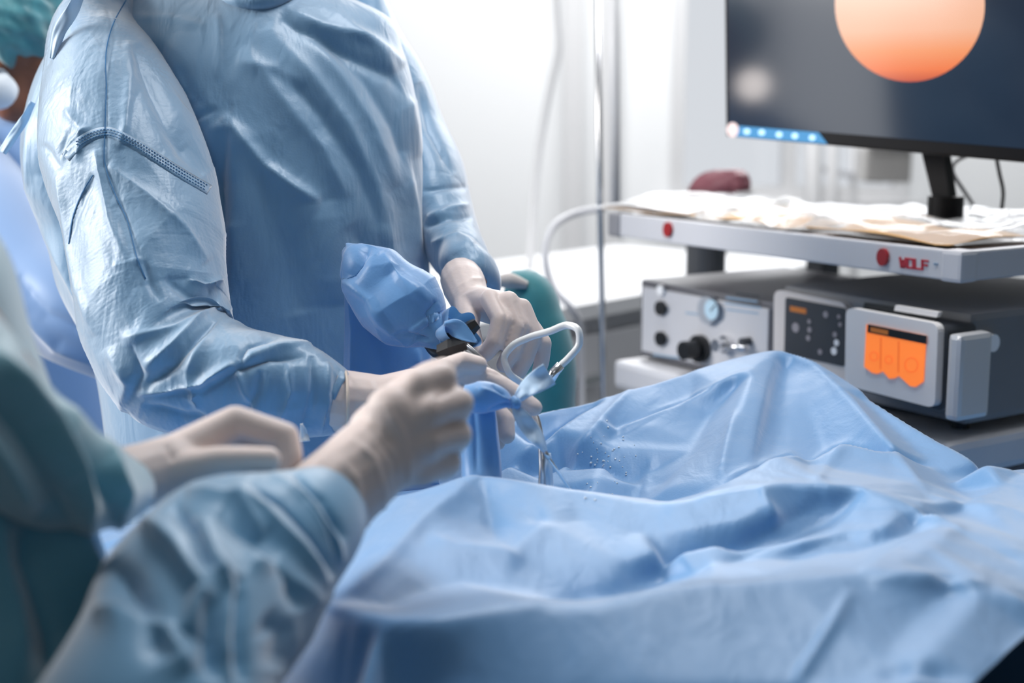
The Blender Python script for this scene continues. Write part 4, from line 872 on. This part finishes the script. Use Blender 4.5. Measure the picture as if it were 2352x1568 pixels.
tube('tubing', PA([(1225,890,1.67),(1188,872,1.65),(1166,850,1.63),(1158,822,1.63),(1176,795,1.63),(1215,775,1.63),(1262,761,1.62),(1305,747,1.61),(1328,758,1.6),(1330,790,1.6),(1308,820,1.6),(1278,848,1.6)]), .0042, WTUBE, tb, 12, 90)
tube('connector', PA([(1288,838,1.6),(1272,856,1.6),(1262,880,1.595)]), [.0052, .006, .0045], CHROME, tb, 12)
# bright blue sterile camera cover
cv = thing('camera_cover', 'bright blue cloth camera cover bunched and tied round the camera head', 'cover', P(960, 900, 1.68))
g_ = loft([(806,570,1.70,16,.012),(830,590,1.69,46,.024),(862,625,1.68,76,.034),(905,680,1.67,94,.04),(948,728,1.66,86,.036),(982,758,1.655,58,.026),(1003,772,1.65,40,.02),(1015,778,1.65,38,.019)], 150, 120)
CF = [([(850,560),(830,610),(800,650)], -7, 12, 14, 1.4), ([(800,650),(850,690),(880,740),(935,800)], 5, 8, 10, 1.2), ([(880,580),(920,640),(985,700)], 5, 12, 12, 1.3), ([(990,690),(975,720),(990,760)], -3, 6, 6, 1.2), ([(940,760),(970,740),(1000,730)], 4, 6, 6, 1.2), ([(900,770),(950,765),(990,775)], -3, 6, 6, 1.2), ([(930,800),(960,780),(995,785)], 3, 6, 6, 1.2)]
g_ = add_folds(g_, CF, True); g_ = g_ + normals_grid(g_, True) * (smoothg(facets(g_.shape[:2], 16, .035, True, 12), 3, True))[..., None]; g_ = crumple(g_, True, 1.05, 1.04, 70, pull=.02, seed=9, amp=.003, sc=(18, 14), bend=.3); grid_mesh('hood', g_, COVER, cv, True)
g_ = loft([(1008,775,1.65,38,.019),(1020,774,1.648,36,.018),(1040,768,1.64,48,.022),(1062,758,1.63,52,.026)], 40, 120)
for j in range(120): g_[20:, j] += (g_[20:, j] - g_[20:].mean((0, 1))) * .16 * math.sin(j * .26)
grid_mesh('frill', g_[:, :], COVER, cv, True, False)
tube('tie_band', [np.array(g_[3, j % 120]) * 1.0 for j in range(0, 120, 3)] + [g_[3, 0]], .002, PALEB, cv, 8)
strip('frill_flap', [(1020,745,1.615,6,0),(1045,752,1.61,20,.1),(1072,770,1.605,15,0),(1096,786,1.60,2,0)], COVER, cv, .001, 24, 3)
g_ = loft([(838,592,1.735,46,.012),(860,660,1.735,70,.016),(886,780,1.735,96,.018),(892,900,1.73,103,.018),(895,1020,1.72,106,.018),(900,1120,1.7,110,.018)], 160, 140)
g_ = add_folds(g_, [([(800,640),(810,760),(808,900)], 4, 6, 8, 1.4), ([(960,800),(962,870),(965,950)], 5, 8, 8, 1.4), ([(860,740),(870,820),(880,900)], -3, 16, 16, 1.6)], True); grid_mesh('long_sleeve', g_, COVER, cv, True)
# knotted cloth tie by the fingers
kt = thing('knotted_cover_end', 'pale blue cloth end tied in a knot with two tails at the far fingertips', 'cloth tie', P(1180, 925, 1.53))
g_ = loft([(1062,905,1.50,22,.012),(1090,912,1.50,36,.018),(1120,912,1.505,36,.018),(1150,916,1.51,26,.014),(1172,924,1.515,11,.008),(1182,926,1.515,9,.007)], 90, 70)
g_ = add_folds(g_, [([(1100,890),(1140,905),(1175,922)], 3, 5, 6, 1.2), ([(1120,945),(1150,930),(1175,925)], -3, 5, 5, 1.2), ([(1130,885),(1160,912)], -2.5, 4, 4, 1.2), ([(1160,950),(1172,930)], 2.5, 4, 4, 1.2)], True); grid_mesh('bunch', g_, COVER, kt, True)
bm = bmesh.new(); tube_bm(bm, PA([(1176,914,1.50),(1186,926,1.497),(1180,938,1.5)]), [.004, .006, .004], 12, 10); bobj('knot', bm, COVER, kt, True)
strip('tail', [(1183,922,1.505,6,.2),(1205,898,1.50,18,.3),(1235,875,1.50,26,.15),(1262,858,1.50,27,-.1)], PALEB, kt, .001, 40, 5)
strip('tail', [(1182,930,1.505,6,.2),(1198,958,1.50,17,.2),(1218,985,1.50,21,.4),(1240,1015,1.50,13,.2),(1252,1036,1.505,4,0)], PALEB, kt, .001, 40, 6)
strip('paper_strip', [(1258,1040,1.56,6,0),(1260,1080,1.56,8,.2),(1262,1120,1.56,8,0)], PALEB, kt, .0008, 20, 8)
g_ = loft([(1092,905,1.53,28,.012),(1098,950,1.53,38,.014),(1102,1010,1.53,44,.016),(1106,1080,1.52,46,.016),(1108,1150,1.5,48,.018),(1110,1200,1.49,48,.018)], 90, 90)
g_ = add_folds(g_, [([(1130,900),(1135,1000),(1145,1090)], 3, 5, 5, 1.4), ([(1085,920),(1092,1000),(1095,1090)], -2, 8, 8, 1.5)], True); grid_mesh('hanging_panel', g_, COVER, kt, True)
tag(strip('pale_tag', [(693,972,1.545,2,0),(698,990,1.545,7,0),(700,1014,1.545,11,0)], MASK, None, .001, 12, 2), 'small white triangular tag beside the near thumb hand', 'tag')

# ---------------------------------------------------------------- near assistant, cut off at the lower left
N = person('assistant in teal gown cut off at the near left, cream gloved hands over the drape', (-.62, .85, 0))
def nb_(bm):
    head(bm, (-.78, .78, 1.62), .085, (.8, .6, -.5)); wchain(bm, [(-.78, .78, 1.56), (-.75, .9, 1.40), (-.62, 1.04, .9)], [.055, .09, .1]); wchain(bm, [(-.9, .9, 1.38), (-.6, .82, 1.36)], [.05, .05])
    for k in (-.68, -.52): wchain(bm, [(k, 1.02, .9), (k, .95, .5), (k, .95, .09), (k + .03, 1.03, .04)], [.08, .055, .04, .034])
    chain(bm, [(-120,780,.98),(60,1000,1.05),(262,1110,1.14)], [.04,.034,.026]); chain(bm, [(200,1700,.99),(400,1450,1.06),(610,1280,1.12),(745,1165,1.19)], [.04,.035,.03,.026])
remeshed('body', nb_, SKIN, N, .008, 4)
bm = bmesh.new(); bmesh.ops.create_uvsphere(bm, u_segments=32, v_segments=20, radius=1)
for v in bm.verts: v.co = Vector((-.79, .77, 1.665)) + Vector((v.co.x * .108, v.co.y * .11, v.co.z * .095))
bobj('cap', bm, CAPT, N, True)
g_ = loft([(-330,380,1.0,150,.08),(-330,560,1.02,300,.12),(-250,800,1.06,300,.13),(-190,1050,1.1,330,.135),(-130,1300,1.1,345,.135),(-60,1568,1.1,370,.14),(-20,2000,1.12,400,.15),(-20,2700,1.16,440,.16),(-20,3600,1.2,480,.17)], 260, 220, [1., 0, 0])
g_ = add_folds(g_, [([(-60,900),(13,1000),(110,1160),(170,1290),(214,1387),(225,1480)], 22, 36, 26, 1.2), ([(40,1200),(90,1330),(130,1450),(150,1600)], -16, 50, 60, 1.6), ([(-60,1100),(0,1250),(40,1400),(60,1568)], 9, 40, 40, 1.6), ([(230,1440),(260,1500),(270,1600)], -8, 24, 24, 1.5)], True)
g_ = crumple(g_, True, 1.02, 1.02, 40, seed=31, amp=.005, sc=(26, 20)); grid_mesh('gown', g_, TEALG, N, True)
s2 = loft([(-290,680,.94,150,.07),(-180,800,.96,170,.075),(-75,920,.99,168,.072),(40,1030,1.03,145,.065),(145,1105,1.07,116,.052),(225,1120,1.11,92,.04),(268,1122,1.14,74,.033)], 200, 160)
s2 = add_folds(s2, [([(-20,800),(39,870),(117,960),(170,1060),(200,1150),(210,1230)], 13, 26, 30, 1.3), ([(60,800),(140,930),(190,1020),(240,1110),(262,1190)], -11, 22, 22, 1.4), ([(110,880),(180,965),(250,1050),(284,1130),(262,1235)], 10, 30, 14, 1.3),
 ([(-40,880),(60,1010),(120,1130),(170,1230)], -13, 36, 36, 1.5), ([(-60,960),(20,1060),(90,1180)], 10, 24, 30, 1.4)], True)
s2 = crumple(s2, True, 1.03, 1.03, 60, seed=41, amp=.004, sc=(18, 18)); grid_mesh('sleeve', s2, TEALG, N, True)
s3 = loft([(748,1168,1.19,104,.042),(705,1205,1.16,134,.05),(630,1255,1.13,185,.058),(542,1320,1.09,232,.068),(462,1405,1.05,245,.078),(405,1520,1.01,240,.085),(340,1680,.97,270,.09),(260,1860,.95,300,.095)], 260, 220)
s3 = add_folds(s3, [([(330,1190),(400,1270),(454,1361),(430,1450)], 14, 50, 16, 1.3), ([(454,1186),(482,1290),(520,1361),(514,1470),(530,1568)], 12, 30, 16, 1.3),
 ([(470,1380),(480,1440),(490,1568)], -9, 22, 22, 1.5), ([(400,1160),(450,1230),(478,1330)], -10, 16, 20, 1.4), ([(540,1330),(545,1450),(560,1568)], -10, 14, 50, 1.4),
 ([(520,1130),(600,1180),(681,1264),(750,1350)], 9, 22, 12, 1.3), ([(570,1105),(650,1160),(720,1240),(770,1320)], -8, 12, 12, 1.3), ([(620,1090),(700,1150),(765,1240),(785,1300)], 6, 14, 10, 1.3),
 ([(500,1180),(590,1240),(660,1330),(690,1400)], -9, 30, 20, 1.4), ([(670,1085),(740,1150),(790,1240)], -5, 9, 9, 1.3), ([(560,1290),(640,1300),(740,1390)], 8, 30, 24, 1.5), ([(250,1290),(330,1400),(390,1520)], -12, 40, 40, 1.5),
 ([(215,1400),(300,1400),(380,1440),(440,1540)], 9, 20, 40, 1.4), ([(600,1420),(650,1450),(640,1540)], -6, 30, 30, 1.6), ([(430,1130),(540,1150),(610,1230)], 7, 16, 16, 1.4)], True)
s3 = crumple(s3, True, 1.035, 1.045, 70, seed=52, amp=.005, sc=(22, 22)); grid_mesh('sleeve', s3, mat('blue_teal_gown_fabric', (.10, .37, .64), .45, sheen=.9, transl=.1, noise=.08, nscale=6, spec=.6), N, True)
def hC(bm):
    chain(bm, [(728,1172,1.185),(815,1092,1.2),(860,1050,1.21)], [.0405,.0375,.037])
    for q, r in (((962,888,1.215), .0165), ((985,948,1.205), .0165), ((985,1015,1.205), .0165), ((970,1078,1.215), .015)): chain(bm, [(855,1050,1.215), q], [.031, r])
    chain(bm, [(905,950,1.21),(915,1050,1.21)], [.026,.026])
    chain(bm, [(962,888,1.215),(1016,866,1.225),(1022,905,1.262),(985,935,1.27)], [.016,.0135,.012,.011])
    chain(bm, [(985,945,1.205),(1055,925,1.222),(1045,955,1.262),(1000,965,1.27)], [.016,.0135,.012,.011])
    chain(bm, [(985,1012,1.205),(1052,998,1.222),(1040,1018,1.262),(995,1020,1.27)], [.0158,.0132,.012,.011])
    chain(bm, [(970,1075,1.215),(1028,1064,1.228),(1018,1078,1.262),(980,1070,1.27)], [.0145,.0125,.011,.010])
    chain(bm, [(860,990,1.24),(930,900,1.262),(990,862,1.262),(1020,850,1.26)], [.024,.016,.014,.012])
glove('glove', hC, N, [([(880,920),(925,990),(940,1060),(938,1150)], 2.2, 5, 8, 1.4), ([(800,1000),(860,1050),(885,1130),(880,1200)], 2, 5, 8, 1.4), ([(770,1040),(820,1100),(835,1180),(850,1230)], 2, 6, 8, 1.4), ([(730,1060),(790,1120),(820,1240)], -2, 7, 7, 1.4), ([(1040,890),(1000,915)], -2, 6, 6, 1.6), ([(1062,970),(1000,980)], -2, 6, 6, 1.6), ([(1058,1040),(1000,1045)], -2, 6, 6, 1.6), ([(850,980),(905,1060),(912,1130)], -1.5, 5, 5, 1.4), ([(700,1075),(760,1130),(800,1235)], 2, 6, 8, 1.4)], .0024, 16)
def hD(bm):
    chain(bm, [(262,1112,1.145),(340,1088,1.165),(400,1070,1.18)], [.0285,.027,.027])
    for q, r in (((540,966,1.2), .0135), ((520,985,1.22), .013), ((500,1010,1.235), .0125)): chain(bm, [(395,1062,1.185), q], [.023, r])
    chain(bm, [(350,1100,1.18),(470,1090,1.2)], [.022,.018])
    chain(bm, [(542,966,1.2),(655,1002,1.2),(668,1048,1.195),(640,1082,1.19)], [.0132,.0122,.0108,.0096])
    chain(bm, [(520,985,1.22),(620,1010,1.225),(640,1060,1.22),(600,1090,1.215)], [.013,.012,.0108,.0096])
    chain(bm, [(500,1010,1.235),(590,1035,1.24),(600,1085,1.235),(560,1100,1.23)], [.0125,.0115,.010,.009])
    chain(bm, [(395,1082,1.165),(500,1056,1.16),(560,1054,1.16),(618,1054,1.16)], [.0165,.0118,.0112,.0102])
glove('glove', hD, N, [([(560,985),(640,1010)], -1.2, 6, 6, 1.5), ([(300,1060),(330,1110),(310,1150)], 2, 6, 6, 1.3), ([(380,1020),(400,1060)], -2, 7, 7, 1.4)], .0024, 6)

# ---------------------------------------------------------------- background person at far left
Bp = person('blurred person in lilac blue gown and teal bouffant cap behind the left shoulder', (-.9, 2.5, 0))
hb = P(62, 118, 2.45)
def bb(bm):
    head(bm, hb, .082, (-.3, -.9, -.4)); capsule(bm, hb + [0, .02, -.06], hb + [-.02, .06, -.2], .055, .06, 20); capsule(bm, P(95, 150, 2.42), P(200, 10, 2.44), .035, .03, 16)
    wchain(bm, [hb + [-.02, .06, -.2], hb + [-.02, .1, -.5], hb + [-.02, .1, -.75]], [.08, .1, .1])
    for k in (-.1, .08): wchain(bm, [(hb[0] + k, 2.55, .75), (hb[0] + k, 2.53, .4), (hb[0] + k, 2.56, .09), (hb[0] + k, 2.48, .04)], [.08, .056, .04, .034])
remeshed('body', bb, SKIN, Bp, .008, 4)
bm = bmesh.new(); bmesh.ops.create_uvsphere(bm, u_segments=72, v_segments=48, radius=1); cc = P(28, 42, 2.42); rg = np.random.default_rng(2); ph = rg.random(40) * 6
for v in bm.verts:
    n = v.co.copy(); t = math.atan2(n.y, n.x); q = 1 + .035 * math.sin(7 * t + ph[0] + n.z * 3) + .03 * math.sin(13 * t + ph[1] + n.z * 9) + .02 * math.sin(21 * n.z + 5 * t); v.co = Vector(cc) + Vector((n.x * .098, n.y * .1, n.z * .092)) * q
bobj('bouffant_cap', bm, CAPT, Bp, True)
bm = bmesh.new(); tube_bm(bm, PA([(-30,190,2.36),(0,205,2.35),(22,190,2.36)]), [.03, .035, .02], 16, 14); bobj('mask', bm, MASK, Bp, True)
g_ = loft([(20,228,2.52,50,.06),(0,262,2.52,180,.1),(-20,330,2.52,260,.13),(-20,500,2.52,290,.15),(-20,800,2.54,300,.16),(-20,1100,2.56,310,.17),(-20,1900,2.62,330,.18),(-20,2300,2.66,340,.18)], 200, 160, [1., 0, 0])
g_ = add_folds(g_, [([(30,380),(60,520),(80,640)], 8, 20, 20, 1.5), ([(90,420),(130,560),(150,680)], -8, 20, 20, 1.5)], True); g_ = crumple(g_, True, 1.02, 1.02, 30, seed=61, amp=.006, sc=(20, 20)); grid_mesh('gown', g_, GOWN2, Bp, True)
g_ = loft([(-150,380,2.4,150,.09),(-60,520,2.32,160,.09),(60,650,2.25,132,.08),(180,735,2.2,112,.07),(300,800,2.2,92,.06)], 140, 120)
g_ = add_folds(g_, [([(-10,570),(20,640),(60,730),(130,800),(220,840)], 9, 14, 10, 1.4), ([(40,640),(110,720),(220,770)], -6, 16, 16, 1.5)], True); g_ = crumple(g_, True, 1.02, 1.03, 30, seed=62, amp=.004, sc=(18, 18)); grid_mesh('sleeve', g_, GOWN2, Bp, True)
